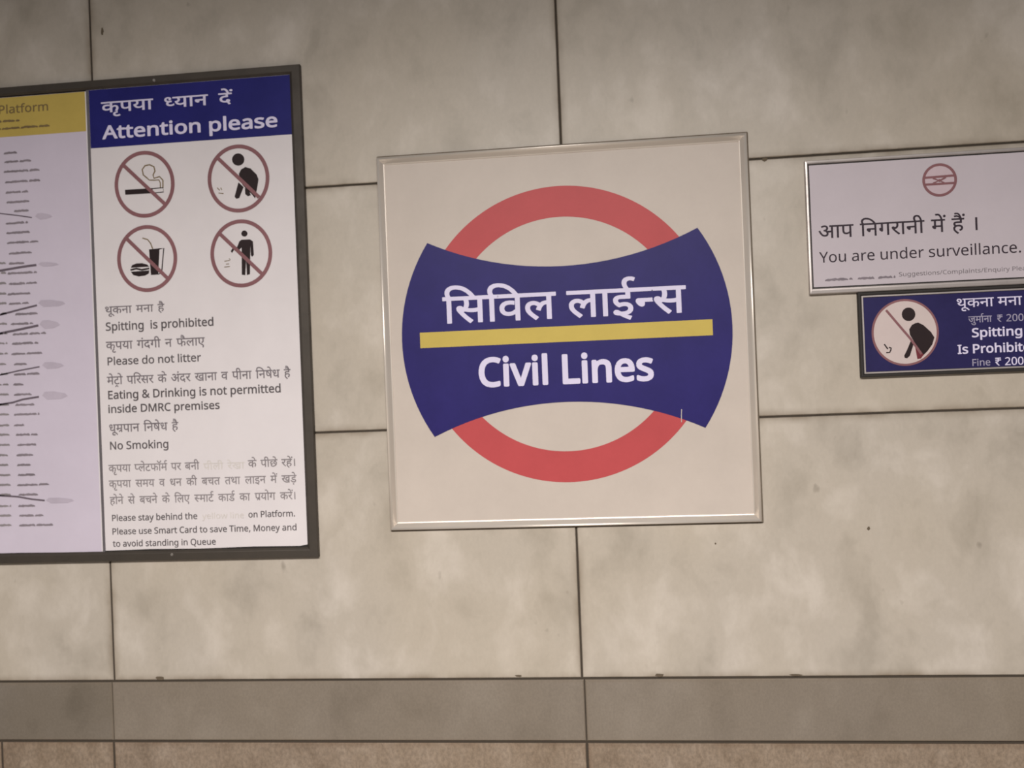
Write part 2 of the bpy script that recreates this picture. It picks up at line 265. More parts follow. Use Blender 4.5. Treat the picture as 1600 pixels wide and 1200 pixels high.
# ------------------------------------------------------------------ letter outlines (advance, contours), in thousandths of the letter height
GL = {
'&':(1025,[[389,-14,300,-6,223,18,160,57,112,112,84,179,74,261,89,358,132,433,201,496,290,555,207,662,178,725,168,797,176,861,199,915,237,958,319,1001,426,1015,526,1001,603,959,639,916,661,863,668,800,654,718,611,650,547,591,468,538,738,277,771,324,798,377,836,500,961,500,936,414,905,333,866,261,818,199,1022,0,856,0,734,118,664,64,587,22,497,-5],[392,611,463,657,511,701,537,747,546,800,538,846,513,882,473,907,422,915,368,907,326,884,298,847,289,798,295,750,315,705,348,660],[394,95,477,103,548,125,607,157,655,195,364,478,297,432,246,387,214,333,203,265,216,195,255,141,315,107]]),
',':(375,[[57,-181,97,-6,127,162,259,162,269,147,216,-16,148,-181]]),
'.':(375,[[186,-20,154,-14,126,3,107,32,101,76,107,120,126,148,154,164,186,169,220,164,249,148,268,120,275,76,268,32,249,3,220,-14]]),
'/':(521,[[14,0,387,1000,507,1000,134,0]]),
'0':(801,[[399,-14,296,1,213,47,149,123,104,225,78,352,69,501,77,652,102,779,144,880,207,954,292,1000,399,1015,502,1000,585,955,650,880,696,778,723,652,732,501,724,352,699,225,655,123,592,48,508,1],[399,91,467,102,520,136,560,193,596,321,608,501,596,680,560,808,520,865,467,899,399,910,331,899,277,865,239,808,204,680,192,501,204,321,239,193,277,136,331,102]]),
'2':(801,[[67,0,67,102,329,367,457,501,502,560,535,617,555,676,562,741,549,814,513,866,456,898,385,909,317,903,257,884,201,854,144,814,78,896,142,942,214,980,295,1005,385,1014,472,1006,546,983,606,943,652,890,679,825,688,748,680,672,655,602,617,534,566,466,431,324,223,118,223,112,728,112,728,0]]),
'A':(895,[[0,0,391,1004,504,1004,894,0,763,0,643,310,246,310,127,0],[289,422,605,422,493,724,479,765,460,826,445,874,423,789,402,724]]),
'C':(885,[[545,-14,405,2,290,49,200,125,137,228,98,355,85,501,99,644,141,768,209,871,304,949,423,998,566,1014,714,999,842,955,791,849,688,887,629,899,564,903,465,891,380,855,311,796,260,715,229,616,218,500,228,384,257,286,305,205,372,145,458,109,563,97,688,108,803,136,803,27,687,-4]]),
'D':(1022,[[136,0,136,1000,444,1000,585,986,706,944,804,875,877,779,922,658,937,510,922,355,876,228,799,128,695,57,567,14,415,0],[262,108,398,108,544,124,658,171,739,251,788,362,804,506,793,627,760,725,705,799,630,851,537,882,426,892,262,892]]),
'E':(779,[[136,0,136,1000,695,1000,695,889,262,889,262,577,669,577,669,468,262,468,262,111,695,111,695,0]]),
'F':(727,[[136,0,136,1000,695,1000,695,889,262,889,262,535,668,535,668,424,262,424,262,0]]),
'I':(475,[[56,0,56,73,174,99,174,899,56,927,56,1000,417,1000,417,927,300,899,300,99,417,73,417,0]]),
'L':(734,[[136,0,136,1000,262,1000,262,112,699,112,699,0]]),
'M':(1270,[[136,0,136,1000,322,1000,630,181,636,181,950,1000,1134,1000,1134,0,1010,0,1010,615,1013,759,1020,875,1014,875,681,0,577,0,248,877,242,877,249,760,252,606,252,0]]),
'N':(1064,[[136,0,136,1000,282,1000,815,172,821,172,817,239,813,338,811,436,811,1000,929,1000,929,0,782,0,246,831,241,831,249,709,252,559,252,0]]),
'P':(847,[[136,0,136,1000,401,1000,519,991,615,966,686,923,736,865,766,792,776,706,767,626,739,551,689,486,614,434,511,401,377,389,262,389,262,0],[262,497,363,497,487,509,576,543,615,581,638,634,646,700,639,759,618,807,584,845,505,880,389,892,262,892]]),
'Q':(1094,[[776,-238,583,-13,562,-14,548,-14,450,-7,364,15,289,50,199,128,136,231,98,357,85,503,98,647,136,772,199,874,289,951,364,987,450,1008,549,1015,687,999,801,952,891,875,956,772,995,647,1008,501,1000,385,976,281,935,189,878,112,805,53,717,11,957,-238],[548,95,651,107,734,143,797,204,840,285,867,384,875,501,867,618,840,717,797,798,735,857,652,893,549,905,446,893,363,857,299,798,254,717,227,618,218,501,227,384,254,285,298,204,362,143,445,107]]),
'R':(871,[[136,0,136,1000,412,1000,525,992,617,969,687,929,736,874,766,803,776,716,769,643,746,583,713,535,672,498,625,470,576,448,850,0,703,0,461,413,262,413,262,0],[262,520,412,520,517,532,590,568,632,628,646,710,639,769,620,816,587,849,512,880,405,891,262,891]]),
'S':(769,[[346,-14,265,-11,190,-1,125,14,71,34,71,154,197,113,273,100,352,95,450,106,520,139,563,190,577,256,572,301,556,339,527,371,484,401,342,462,230,514,149,576,113,626,91,687,84,759,94,833,125,896,173,946,237,983,315,1006,403,1014,482,1010,555,999,620,981,679,958,640,850,527,888,465,900,401,903,318,893,259,863,223,817,211,758,217,711,232,674,260,642,301,613,430,556,511,523,579,487,633,446,672,398,695,339,703,268,692,185,660,116,606,60,535,19,448,-6]]),
'T':(779,[[326,0,326,889,14,889,14,1000,763,1000,763,889,452,889,452,0]]),
'Y':(793,[[333,0,333,382,0,1000,137,1000,396,508,657,1000,793,1000,459,388,459,0]]),
'a':(786,[[301,-14,208,-1,132,40,94,83,72,139,64,209,74,278,104,335,153,382,222,416,313,438,424,448,552,452,552,497,542,577,511,627,462,655,396,664,339,659,284,646,185,606,147,699,201,724,263,744,332,759,403,763,487,757,555,737,606,703,643,655,665,591,672,511,672,0,583,0,559,106,553,106,503,53,450,15,386,-7],[329,85,416,99,487,138,522,179,543,233,550,300,550,367,440,363,321,349,246,318,205,271,192,207,202,153,230,115,274,93]]),
'b':(861,[[475,-14,395,-6,331,18,280,54,242,95,232,95,207,0,119,0,119,1064,242,1064,242,805,240,716,235,651,242,651,280,695,331,731,395,755,475,763,562,752,637,720,700,666,747,590,775,494,784,375,775,257,746,160,699,84,636,30,561,-3],[457,88,518,96,568,121,607,162,644,253,657,377,649,479,624,559,584,616,527,650,454,661,383,653,327,631,289,592,254,505,242,380,242,374,254,252,288,162,327,121,383,96]]),
'c':(672,[[420,-14,326,-4,243,27,174,78,121,153,88,250,77,371,89,497,123,597,178,672,249,724,333,755,429,765,539,753,626,724,588,622,510,646,426,657,346,645,284,611,240,555,213,475,204,373,218,253,258,165,300,124,354,100,419,92,477,96,527,105,613,136,613,27,530,-4]]),
'd':(861,[[385,-14,298,-3,223,29,161,83,114,159,86,256,77,374,86,492,115,590,162,666,224,721,299,754,387,765,466,757,529,732,579,697,619,654,627,654,623,708,619,765,619,1064,742,1064,742,0,643,0,625,101,619,101,580,57,529,20,465,-6],[405,88,476,95,532,117,572,153,608,235,620,350,620,373,609,496,574,588,535,629,478,654,403,662,343,654,293,627,254,583,217,491,204,371,217,252,254,162,293,121,343,96]]),
'e':(790,[[438,-14,338,-3,250,29,177,84,123,159,88,255,77,370,87,484,118,581,168,659,235,717,316,753,409,765,499,754,575,723,636,672,681,604,709,522,718,426,718,352,204,352,213,273,235,209,270,158,317,121,375,98,444,91,511,94,571,104,685,143,685,35,571,-2,510,-11],[207,450,590,450,579,536,546,604,489,649,408,664,329,650,268,607,227,539]]),
'f':(482,[[153,0,153,655,21,655,21,713,153,755,153,798,160,886,181,956,217,1008,266,1043,325,1064,396,1071,478,1064,542,1046,510,950,458,964,398,971,344,960,306,929,283,876,276,800,276,751,465,751,465,655,276,655,276,0]]),
'g':(861,[[406,-336,256,-324,136,-289,136,-175,261,-219,413,-234,499,-220,565,-177,607,-110,620,-22,620,7,622,55,625,99,619,99,560,36,482,-1,387,-14,297,-3,221,31,159,88,113,165,86,261,77,374,86,485,113,580,159,659,221,718,296,753,385,765,456,758,519,737,574,701,620,651,627,651,644,751,742,751,742,-13,733,-111,706,-192,660,-255,596,-300,511,-327],[405,87,474,94,529,114,570,148,609,227,622,345,622,374,609,506,569,595,526,631,471,654,402,661,344,653,296,628,256,586,217,495,204,373,217,250,256,160,295,120,345,95]]),
'h':(866,[[119,0,119,1064,242,1064,242,752,235,647,244,647,287,697,342,734,407,756,478,763,561,756,630,734,683,698,722,646,744,576,752,489,752,0,630,0,630,480,612,581,556,641,462,661,387,653,329,630,289,590,254,504,242,388,242,0]]),
'i':(361,[[182,875,154,880,130,895,114,919,109,954,114,989,130,1013,154,1027,182,1032,209,1027,232,1013,248,989,254,954,248,919,232,895,209,880],[119,0,119,751,242,751,242,0]]),
'k':(748,[[119,0,119,1064,241,1064,241,508,239,450,235,387,241,387,266,419,300,461,331,497,570,751,714,751,410,430,735,0,587,0,326,350,241,276,241,0]]),
'l':(361,[[119,0,119,1064,242,1064,242,0]]),
'm':(1310,[[119,0,119,751,218,751,237,648,244,648,285,700,338,736,400,758,465,765,569,751,646,709,695,639,702,639,746,695,805,734,872,757,943,765,1020,757,1084,736,1133,700,1168,647,1189,577,1196,489,1196,0,1074,0,1074,483,1057,582,1006,641,922,661,856,654,804,633,765,598,730,521,718,415,718,0,597,0,597,483,580,582,528,641,443,661,375,653,322,630,286,591,253,506,242,389,242,0]]),
'n':(866,[[119,0,119,751,218,751,237,648,244,648,287,700,345,736,411,758,480,765,563,757,630,736,683,700,722,647,744,577,752,489,752,0,630,0,630,480,612,581,556,641,462,661,388,653,330,630,290,591,254,506,242,389,242,0]]),
'o':(847,[[422,-14,328,-3,244,32,175,88,122,165,88,261,77,377,87,491,119,587,171,664,241,720,326,754,426,765,522,753,606,719,675,664,728,588,761,492,772,377,761,262,730,166,677,88,607,31,522,-3],[424,88,493,97,549,123,591,166,631,258,644,377,631,495,591,585,549,627,493,653,423,661,353,653,298,627,256,585,217,495,204,377,218,258,257,166,299,123,355,97]]),
'p':(861,[[119,-336,119,751,220,751,237,648,242,648,281,694,331,731,394,756,476,765,563,754,637,722,700,668,747,593,775,496,784,377,775,259,747,162,700,85,637,30,562,-3,475,-14,395,-6,331,19,281,54,242,95,234,95,239,35,242,-28,242,-336],[457,88,519,98,569,126,608,171,635,229,651,299,657,378,644,494,607,584,568,627,517,653,454,661,385,654,331,632,292,597,256,515,242,401,242,377,254,254,288,163,327,122,383,97]]),
'q':(861,[[619,-336,619,-15,620,43,626,101,618,101,579,57,529,20,464,-6,382,-14,297,-3,224,29,162,83,115,159,86,256,77,374,87,492,115,590,163,666,226,721,301,754,387,765,467,756,531,731,581,694,620,648,626,648,644,751,742,751,742,-336],[406,88,476,95,531,117,571,152,607,233,620,347,620,373,609,498,573,589,533,630,476,654,403,662,342,654,292,627,254,583,217,491,204,371,217,253,254,163,293,122,344,97]]),
'r':(578,[[119,0,119,751,220,751,234,613,239,613,281,671,333,720,396,754,469,765,515,763,557,756,542,643,502,650,461,653,405,645,353,621,308,583,272,533,250,471,242,401,242,0]]),
's':(671,[[308,-14,235,-11,173,-1,120,14,73,34,73,146,181,104,246,90,311,85,392,93,447,116,478,151,489,196,485,223,473,246,452,269,418,291,304,342,179,398,133,429,99,465,78,510,71,566,80,624,106,674,149,713,239,752,353,765,419,761,481,751,592,714,550,616,451,650,398,660,345,664,278,658,229,639,199,610,189,573,194,544,207,520,232,499,268,478,382,430,504,375,549,343,581,307,601,262,608,207,599,140,572,85,527,42,431,0]]),
't':(506,[[349,-14,292,-9,240,6,195,34,160,77,137,138,129,218,129,655,22,655,22,714,130,763,179,923,252,923,252,751,469,751,469,655,252,655,252,221,260,162,285,120,323,95,370,87,427,92,475,102,475,8,419,-8]]),
'u':(866,[[384,-14,301,-7,232,15,179,51,141,103,118,173,111,259,111,751,235,751,235,268,254,168,309,108,402,88,477,96,534,119,575,158,611,244,623,360,623,751,746,751,746,0,646,0,627,99,622,99,578,48,521,13,454,-7]]),
'v':(711,[[284,0,0,751,132,751,291,308,315,239,338,167,352,109,357,109,373,168,397,241,420,308,580,751,711,751,426,0]]),
'w':(1101,[[221,1,15,752,143,752,246,352,276,230,296,127,301,127,314,186,332,260,352,329,485,752,619,752,748,329,778,225,798,129,804,129,823,225,854,352,959,752,1085,752,877,1,732,1,604,424,572,537,552,623,546,623,528,537,496,423,361,1]]),
'y':(714,[[118,-336,59,-333,15,-325,15,-227,53,-232,98,-235,156,-226,202,-199,237,-157,265,-102,304,-3,1,751,133,751,296,324,333,216,359,119,364,119,390,211,429,325,581,751,714,751,391,-104,346,-199,289,-273,242,-308,185,-329]]),
'ए':(889,[[913,886,762,886,762,611,750,481,734,435,709,395,632,335,519,309,494,428,554,443,595,469,623,517,632,611,632,886,257,886,257,567,262,447,283,370,331,314,418,257,595,158,681,101,739,47,771,-12,781,-85,775,-148,755,-207,706,-296,590,-228,629,-160,643,-124,648,-88,635,-35,584,17,466,90,326,170,219,247,181,290,153,341,133,412,127,508,127,886,0,886,0,1000,913,1000]]),
'छ':(1127,[[476,113,594,125,701,163,792,223,862,301,908,393,923,498,913,567,886,624,842,661,783,674,736,666,705,645,687,613,682,576,692,527,724,483,779,447,860,420,807,318,694,363,617,422,573,493,558,572,569,644,602,704,656,749,731,773,731,886,0,886,0,1000,1149,1000,1149,886,860,886,860,767,935,734,996,678,1036,599,1050,495,1040,403,1010,313,961,229,895,154,812,91,714,42,601,10,476,0,339,17,241,67,182,142,162,236,174,306,212,371,152,409,107,456,79,512,69,577,87,662,141,725,225,764,331,776,400,772,463,760,453,649,403,662,341,667,262,656,215,621,199,563,208,521,235,490,275,468,325,452,428,466,465,465,495,461,485,349,464,350,444,350,360,338,309,300,293,238,305,182,342,143,401,120]]),
'अ':(1228,[[756,350,737,252,682,183,601,142,502,129,413,140,331,174,256,231,150,368,47,572,161,614,233,462,310,345,395,271,490,246,546,253,590,274,619,311,629,365,620,421,596,471,558,516,511,558,418,548,410,661,503,672,565,699,599,741,611,794,601,844,573,878,532,897,485,903,429,899,378,887,275,844,235,955,338,997,405,1011,479,1016,590,1000,671,953,721,883,738,796,726,719,690,654,630,603,662,571,781,563,873,567,955,584,955,886,838,886,838,1000,1252,1000,1252,886,1085,886,1085,0,955,0,955,466,879,453,801,449,731,453,750,403]]),
'आ':(1645,[[756,350,737,252,682,183,601,142,502,129,413,140,331,174,256,231,150,368,47,572,161,614,233,462,310,345,395,271,490,246,546,253,590,274,619,311,629,365,620,421,596,471,558,516,511,558,418,548,410,661,503,672,565,699,599,741,611,794,601,844,573,878,532,897,485,903,429,899,378,887,275,844,235,955,338,997,405,1011,479,1016,590,1000,671,953,721,883,738,796,726,719,690,654,630,603,662,571,781,563,873,567,955,584,955,886,838,886,838,1000,1669,1000,1669,886,1501,886,1501,0,1371,0,1371,886,1085,886,1085,0,955,0,955,466,879,453,801,449,731,453,750,403]]),
'इ':(789,[[436,357,342,346,259,317,189,366,132,423,93,489,80,566,84,608,96,643,115,672,140,696,180,720,227,735,355,748,505,748,505,886,0,886,0,1000,812,1000,812,886,635,886,635,633,339,633,268,629,233,612,215,589,209,558,215,522,231,493,280,445,357,466,442,473,551,458,640,412,699,341,719,248,702,154,652,83,572,34,465,6,562,-31,667,-64,614,-177,439,-89,283,2,198,11,133,30,91,60,77,104,83,137,99,163,126,181,162,186,229,170,312,113,352,109,452,118,526,142,573,185,588,246,579,293,549,328,501,350]]),
'ई':(789,[[436,357,342,346,259,317,189,366,132,423,93,489,80,566,84,608,96,643,115,672,140,696,180,720,227,735,355,748,505,748,505,886,0,886,0,1000,812,1000,812,886,635,886,635,633,339,633,268,629,233,612,215,589,209,558,215,522,231,493,280,445,357,466,442,473,551,458,640,412,699,341,719,248,702,154,652,83,572,34,465,6,562,-31,667,-64,614,-177,439,-89,283,2,198,11,133,30,91,60,77,104,83,137,99,163,126,181,162,186,229,170,312,113,352,109,452,118,526,142,573,185,588,246,579,293,549,328,501,350],[471,989,414,1106,396,1166,391,1225,409,1319,462,1387,542,1427,640,1440,735,1430,810,1402,775,1296,717,1320,651,1329,594,1320,553,1293,528,1252,519,1201,525,1148,541,1097,603,989]]),
'क':(1225,[[1249,886,727,886,727,561,812,621,915,641,1010,625,1085,575,1135,494,1151,384,1145,308,1127,227,1095,144,1047,63,931,129,967,184,997,248,1016,315,1022,381,1015,447,991,494,953,521,903,530,816,502,727,415,727,0,596,0,596,280,501,219,438,197,363,190,290,197,221,220,161,259,114,313,84,382,74,466,84,546,113,614,162,670,264,727,392,746,475,740,545,730,535,612,470,624,400,629,317,618,256,587,217,537,204,469,216,395,253,343,306,312,367,302,433,311,493,336,596,418,596,886,0,886,0,1000,1249,1000]]),
'ख':(1315,[[1172,886,1172,0,1042,0,1042,72,983,46,919,27,784,11,615,33,453,97,294,212,137,384,79,477,64,543,70,576,88,604,120,625,167,632,205,627,237,613,291,563,319,597,337,641,349,736,343,816,323,886,0,886,0,1000,1339,1000,1339,886],[858,373,912,379,961,396,1042,450,1042,886,452,886,472,819,479,736,465,618,423,527,356,459,267,407,382,287,504,199,637,145,788,127,920,143,981,164,1042,196,1042,318,953,280,899,268,838,264,766,271,702,295,648,333,607,383,581,443,572,513,592,617,649,695,739,744,854,760,924,756,990,744,981,633,927,645,868,649,799,641,747,614,714,570,703,508,714,448,747,406,797,381]]),
'ग':(905,[[334,886,334,376,329,339,314,310,290,292,257,286,215,295,171,320,130,357,96,402,74,449,66,495,71,528,88,555,118,571,164,577,204,577,204,886,0,886,0,1000,929,1000,929,886,762,886,762,0,632,0,632,886]]),
'च':(1019,[[1043,886,876,886,876,0,748,0,748,265,648,214,584,196,510,190,397,207,306,259,247,339,227,442,232,487,247,530,269,567,297,596,61,593,61,709,532,709,590,708,625,707,614,595,563,595,478,585,412,555,370,507,355,440,367,380,402,337,452,311,510,302,584,311,647,337,701,374,748,418,748,886,0,886,0,1000,1043,1000]]),
'ज':(1193,[[1050,886,1050,0,920,0,920,595,699,595,608,600,660,547,701,487,727,421,736,350,728,283,703,227,665,183,617,153,560,135,498,129,415,141,336,178,260,243,188,340,118,473,50,645,164,685,240,495,318,358,373,296,431,258,492,246,539,253,576,273,601,310,609,365,597,434,560,498,505,557,439,606,485,709,920,709,920,886,0,886,0,1000,1217,1000,1217,886]]),
'ट':(810,[[834,886,596,886,596,561,508,561,379,548,331,533,291,511,225,439,203,346,211,275,238,218,279,174,330,143,390,125,455,119,535,124,603,139,731,195,775,76,625,22,544,5,460,0,355,10,261,42,183,93,124,162,86,250,74,354,88,450,129,530,192,593,272,638,365,666,463,675,466,675,466,886,0,886,0,1000,834,1000]]),
'ड':(928,[[576,357,482,346,399,317,329,366,272,423,233,489,220,566,224,608,236,643,255,672,280,696,320,720,367,735,495,748,645,748,645,886,0,886,0,1000,952,1000,952,886,775,886,775,633,479,633,408,629,373,612,355,589,349,558,354,522,371,493,420,445,497,466,582,473,691,458,780,412,839,341,858,248,839,149,780,70,681,17,542,0,392,18,260,71,142,152,40,254,138,333,231,238,326,171,427,132,542,119,645,133,708,175,728,244,718,294,689,329,641,350]]),
'त':(916,[[773,886,773,0,643,0,643,527,468,527,321,518,277,503,241,481,212,440,203,381,217,304,262,229,335,151,436,64,349,-19,211,109,154,175,110,243,82,314,72,389,78,442,94,490,119,531,150,564,201,599,262,623,339,637,437,641,643,641,643,886,0,886,0,1000,939,1000,939,886]]),
'थ':(1032,[[889,886,889,0,759,0,759,289,648,236,578,218,495,212,369,232,263,290,183,386,133,518,263,556,348,607,394,671,410,751,400,821,372,872,329,903,275,913,238,908,209,894,190,870,183,838,198,790,241,758,313,741,301,629,207,652,135,692,89,752,74,834,89,913,133,970,198,1005,277,1016,341,1009,403,988,458,952,502,902,530,836,540,754,524,646,476,561,398,494,293,440,332,390,376,354,432,333,505,326,582,334,648,358,705,395,759,442,759,886,627,886,627,1000,1055,1000,1055,886]]),
'द':(836,[[664,-93,600,18,550,117,508,112,461,109,326,126,260,148,200,181,149,225,109,282,83,353,74,437,80,503,99,559,128,605,164,645,223,685,294,712,376,728,466,733,474,733,474,886,0,886,0,1000,858,1000,858,886,604,886,604,619,526,619,375,608,322,593,278,571,247,543,223,510,208,469,203,421,218,343,266,281,347,239,461,225,481,225,502,227,492,283,500,331,526,363,561,380,600,386,661,376,705,346,732,305,741,260,735,215,718,181,691,156,659,138,705,59,772,-39]]),
'ध':(989,[[1013,886,846,886,846,0,715,0,715,241,607,187,540,171,455,166,343,182,255,231,198,306,178,403,193,487,211,525,238,559,169,595,115,645,79,711,68,793,84,881,133,952,208,1000,301,1016,379,1005,443,971,486,919,500,854,484,780,436,712,338,775,363,809,370,846,354,891,331,908,296,913,254,904,219,878,195,837,186,786,193,740,211,703,240,676,276,657,358,638,463,651,502,649,535,646,524,534,501,535,479,535,407,527,353,502,318,462,307,408,318,351,353,310,405,286,469,278,548,287,614,313,669,350,715,394,715,886,616,886,616,1000,1013,1000]]),
'न':(892,[[0,1000,915,1000,915,886,749,886,749,0,619,0,619,479,328,479,328,392,322,353,305,325,279,308,246,302,206,311,164,336,124,373,90,418,67,465,59,511,65,545,81,571,111,588,158,593,619,593,619,886,0,886]]),
'प':(913,[[770,886,770,0,640,0,640,307,539,256,479,240,408,235,347,240,292,256,244,281,206,312,171,359,146,414,132,484,127,576,127,886,0,886,0,1000,937,1000,937,886],[640,886,257,886,257,593,262,489,277,427,305,386,353,358,423,349,485,356,543,379,596,412,640,450]]),
'फ':(1239,[[739,886,739,561,781,595,826,621,875,636,929,641,1024,625,1100,575,1149,494,1165,384,1159,308,1141,227,1109,144,1061,63,945,129,982,184,1011,248,1030,315,1037,381,1029,447,1005,494,967,521,916,530,830,501,739,413,739,0,609,0,609,310,519,257,463,240,399,235,338,241,283,258,237,284,201,317,167,366,144,420,131,486,127,569,127,886,0,886,0,1000,1264,1000,1264,886],[257,886,257,579,267,452,281,416,302,386,342,358,399,349,461,356,516,376,565,408,609,447,609,886]]),
'ब':(918,[[940,886,775,886,775,0,645,0,645,265,539,213,470,196,387,190,302,198,226,223,162,264,114,317,84,383,74,460,85,545,117,616,171,672,284,727,426,746,481,743,544,738,593,730,584,619,511,630,431,635,370,630,587,360,645,412,645,886,0,886,0,1000,940,1000],[204,461,218,388,258,337,318,306,389,296,444,301,495,313,270,595,221,539]]),
'म':(961,[[818,886,818,0,688,0,688,402,333,402,333,342,327,297,309,266,284,249,256,243,224,248,191,263,129,314,81,381,63,447,68,474,84,496,114,511,161,516,203,516,203,886,0,886,0,1000,984,1000,984,886],[688,886,333,886,333,516,688,516]]),
'य':(932,[[957,1000,957,886,789,886,789,0,659,0,659,288,551,236,484,218,407,212,316,223,238,255,173,309,100,423,61,567,148,593,209,626,245,672,257,735,253,778,239,818,198,886,0,886,0,1000],[207,484,244,415,289,366,345,336,416,326,492,335,556,360,612,397,659,440,659,886,339,886,374,801,386,715,366,612,307,535]]),
'र':(657,[[635,68,548,-19,370,140,222,291,121,412,75,490,64,547,70,576,88,604,120,625,167,632,205,627,237,613,291,561,345,597,383,641,404,693,412,752,403,825,384,886,0,886,0,1000,682,1000,682,886,514,886,534,820,540,736,531,655,505,587,463,530,408,483,343,443,268,408,436,236]]),
'ल':(1090,[[0,886,0,1000,1114,1000,1114,886,947,886,947,0,817,0,817,571,794,572,755,567,715,553,676,526,638,483,603,421,572,334,449,373,471,442,500,503,423,550,382,563,336,567,279,558,237,530,211,488,203,436,211,376,237,319,280,262,338,203,497,64,410,-19,240,134,170,208,117,282,84,359,72,442,82,519,112,581,156,628,211,660,270,679,328,685,396,679,457,662,515,633,569,595,636,645,714,675,802,685,817,685,817,886]]),
'व':(894,[[918,886,751,886,751,0,622,0,622,265,520,213,454,196,375,190,293,198,220,223,160,264,113,317,84,383,74,460,84,545,115,616,166,672,273,727,410,746,462,743,523,738,569,730,561,612,492,624,416,629,328,618,260,585,218,533,204,461,217,390,255,341,311,312,378,302,456,311,522,338,577,376,622,418,622,886,0,886,0,1000,918,1000]]),
'ष':(929,[[953,1000,953,886,786,886,786,0,656,0,656,307,548,257,483,240,408,235,347,240,292,256,244,281,206,312,171,359,146,414,132,484,127,576,127,886,0,886,0,1000],[656,886,330,886,656,461],[304,386,352,358,421,349,503,362,579,394,256,815,256,593,260,489,276,427]]),
'स':(1087,[[944,886,944,0,813,0,813,428,720,408,611,403,469,416,341,445,268,407,424,235,611,68,524,-19,354,140,214,291,117,412,73,490,64,547,70,576,88,604,120,625,167,632,205,627,237,613,291,563,319,597,337,641,349,736,342,823,323,886,0,886,0,1000,1111,1000,1111,886],[593,518,707,524,813,545,813,886,452,886,471,821,479,736,475,673,464,619,445,573,421,535,506,522]]),
'ह':(854,[[516,111,569,131,611,158,639,192,648,238,636,292,601,334,540,359,450,368,352,357,281,322,237,269,222,199,226,150,240,103,268,54,316,-1,485,-143,399,-228,269,-118,173,-14,113,91,93,209,99,267,118,317,147,362,185,399,133,469,116,514,111,566,115,608,127,643,146,672,170,696,210,720,255,735,368,748,580,748,580,886,0,886,0,1000,878,1000,878,886,711,886,711,633,370,633,299,629,264,612,246,589,240,558,244,527,256,501,294,457,373,476,457,482,557,474,637,449,698,410,740,361,765,305,773,246,760,161,719,92,651,39,559,3]]),
'ं':(0,[[-297,1241,-291,1277,-271,1307,-242,1327,-209,1334,-175,1327,-146,1307,-127,1277,-121,1241,-127,1205,-146,1175,-175,1155,-209,1148,-242,1155,-271,1175,-291,1205]]),
'ा':(416,[[273,886,273,0,143,0,143,886,0,886,0,1000,439,1000,439,886]]),
'ि':(416,[[143,886,0,886,0,1000,129,1000,97,1075,85,1164,96,1242,127,1309,178,1365,287,1421,428,1440,573,1427,707,1386,830,1317,993,1174,1132,989,997,989,827,1175,647,1287,455,1325,355,1313,279,1277,231,1221,215,1148,219,1103,231,1063,265,1000,439,1000,439,886,273,886,273,0,143,0]]),
'ी':(416,[[-297,989,-339,1096,-354,1202,-337,1298,-286,1374,-205,1424,-98,1440,-10,1429,63,1395,123,1336,174,1251,219,1140,262,1000,439,1000,439,886,273,886,273,0,143,0,143,886,0,886,0,1000,140,1000,94,1145,46,1247,-13,1306,-92,1326,-148,1316,-190,1287,-215,1240,-223,1178,-219,1126,-207,1079,-169,989]]),
'ु':(0,[[-399,-19,-310,8,-219,18,-112,2,-31,-44,19,-116,35,-207,17,-297,-39,-368,-130,-415,-252,-431,-398,-412,-522,-357,-631,-271,-731,-161,-633,-92,-514,-219,-456,-262,-395,-292,-327,-309,-252,-315,-158,-302,-101,-262,-82,-196,-92,-150,-121,-117,-163,-98,-211,-92,-289,-100,-357,-127]]),
'ू':(0,[[-101,-394,-187,-420,-278,-431,-386,-415,-467,-367,-518,-294,-535,-203,-517,-118,-461,-47,-374,2,-260,18,-147,6,-50,-27,35,-79,109,-145,175,-222,233,-304,133,-367,46,-249,-43,-162,-140,-109,-251,-92,-323,-99,-375,-123,-406,-159,-416,-206,-406,-258,-376,-291,-334,-309,-286,-315,-209,-306,-141,-281]]),
'ृ':(0,[[43,-375,-51,-413,-108,-426,-170,-431,-278,-415,-359,-367,-411,-294,-428,-203,-410,-118,-356,-46,-267,6,-143,29,-132,-77,-212,-94,-267,-124,-298,-164,-309,-212,-299,-259,-268,-292,-226,-310,-178,-317,-89,-305,3,-264]]),
'े':(0,[[-272,989,-338,1189,-373,1251,-412,1292,-455,1315,-506,1323,-569,1316,-619,1301,-657,1418,-590,1435,-511,1440,-430,1430,-361,1399,-301,1344,-247,1260,-198,1142,-151,989]]),
'ै':(0,[[-288,989,-329,1044,-367,1083,-403,1107,-438,1121,-514,1130,-580,1120,-646,1096,-688,1207,-611,1233,-524,1243,-456,1234,-395,1208,-344,1167,-301,1112,-294,1116,-357,1245,-389,1284,-423,1310,-462,1325,-508,1329,-572,1323,-621,1307,-657,1418,-590,1435,-511,1440,-430,1430,-361,1399,-301,1344,-247,1260,-198,1142,-151,989]]),
'ो':(416,[[273,886,273,0,143,0,143,886,0,886,0,1000,439,1000,439,886],[145,989,78,1189,43,1251,5,1292,-39,1315,-90,1323,-153,1316,-203,1301,-241,1418,-173,1435,-95,1440,-14,1430,55,1399,116,1344,170,1260,219,1142,265,989]]),
'ॉ':(416,[[273,886,273,0,143,0,143,886,0,886,0,1000,439,1000,439,886],[479,1387,430,1250,356,1160,261,1110,146,1093,38,1111,-56,1165,-135,1256,-198,1387,-84,1426,-39,1328,12,1259,74,1218,151,1204,231,1219,287,1263,327,1334,357,1429]]),
'़':(0,[[-543,-215,-537,-180,-517,-150,-488,-129,-455,-122,-421,-129,-392,-150,-373,-180,-367,-215,-373,-252,-392,-282,-421,-302,-455,-309,-488,-302,-517,-282,-537,-252]]),
'।':(609,[[312,1000,442,1000,442,0,312,0]]),
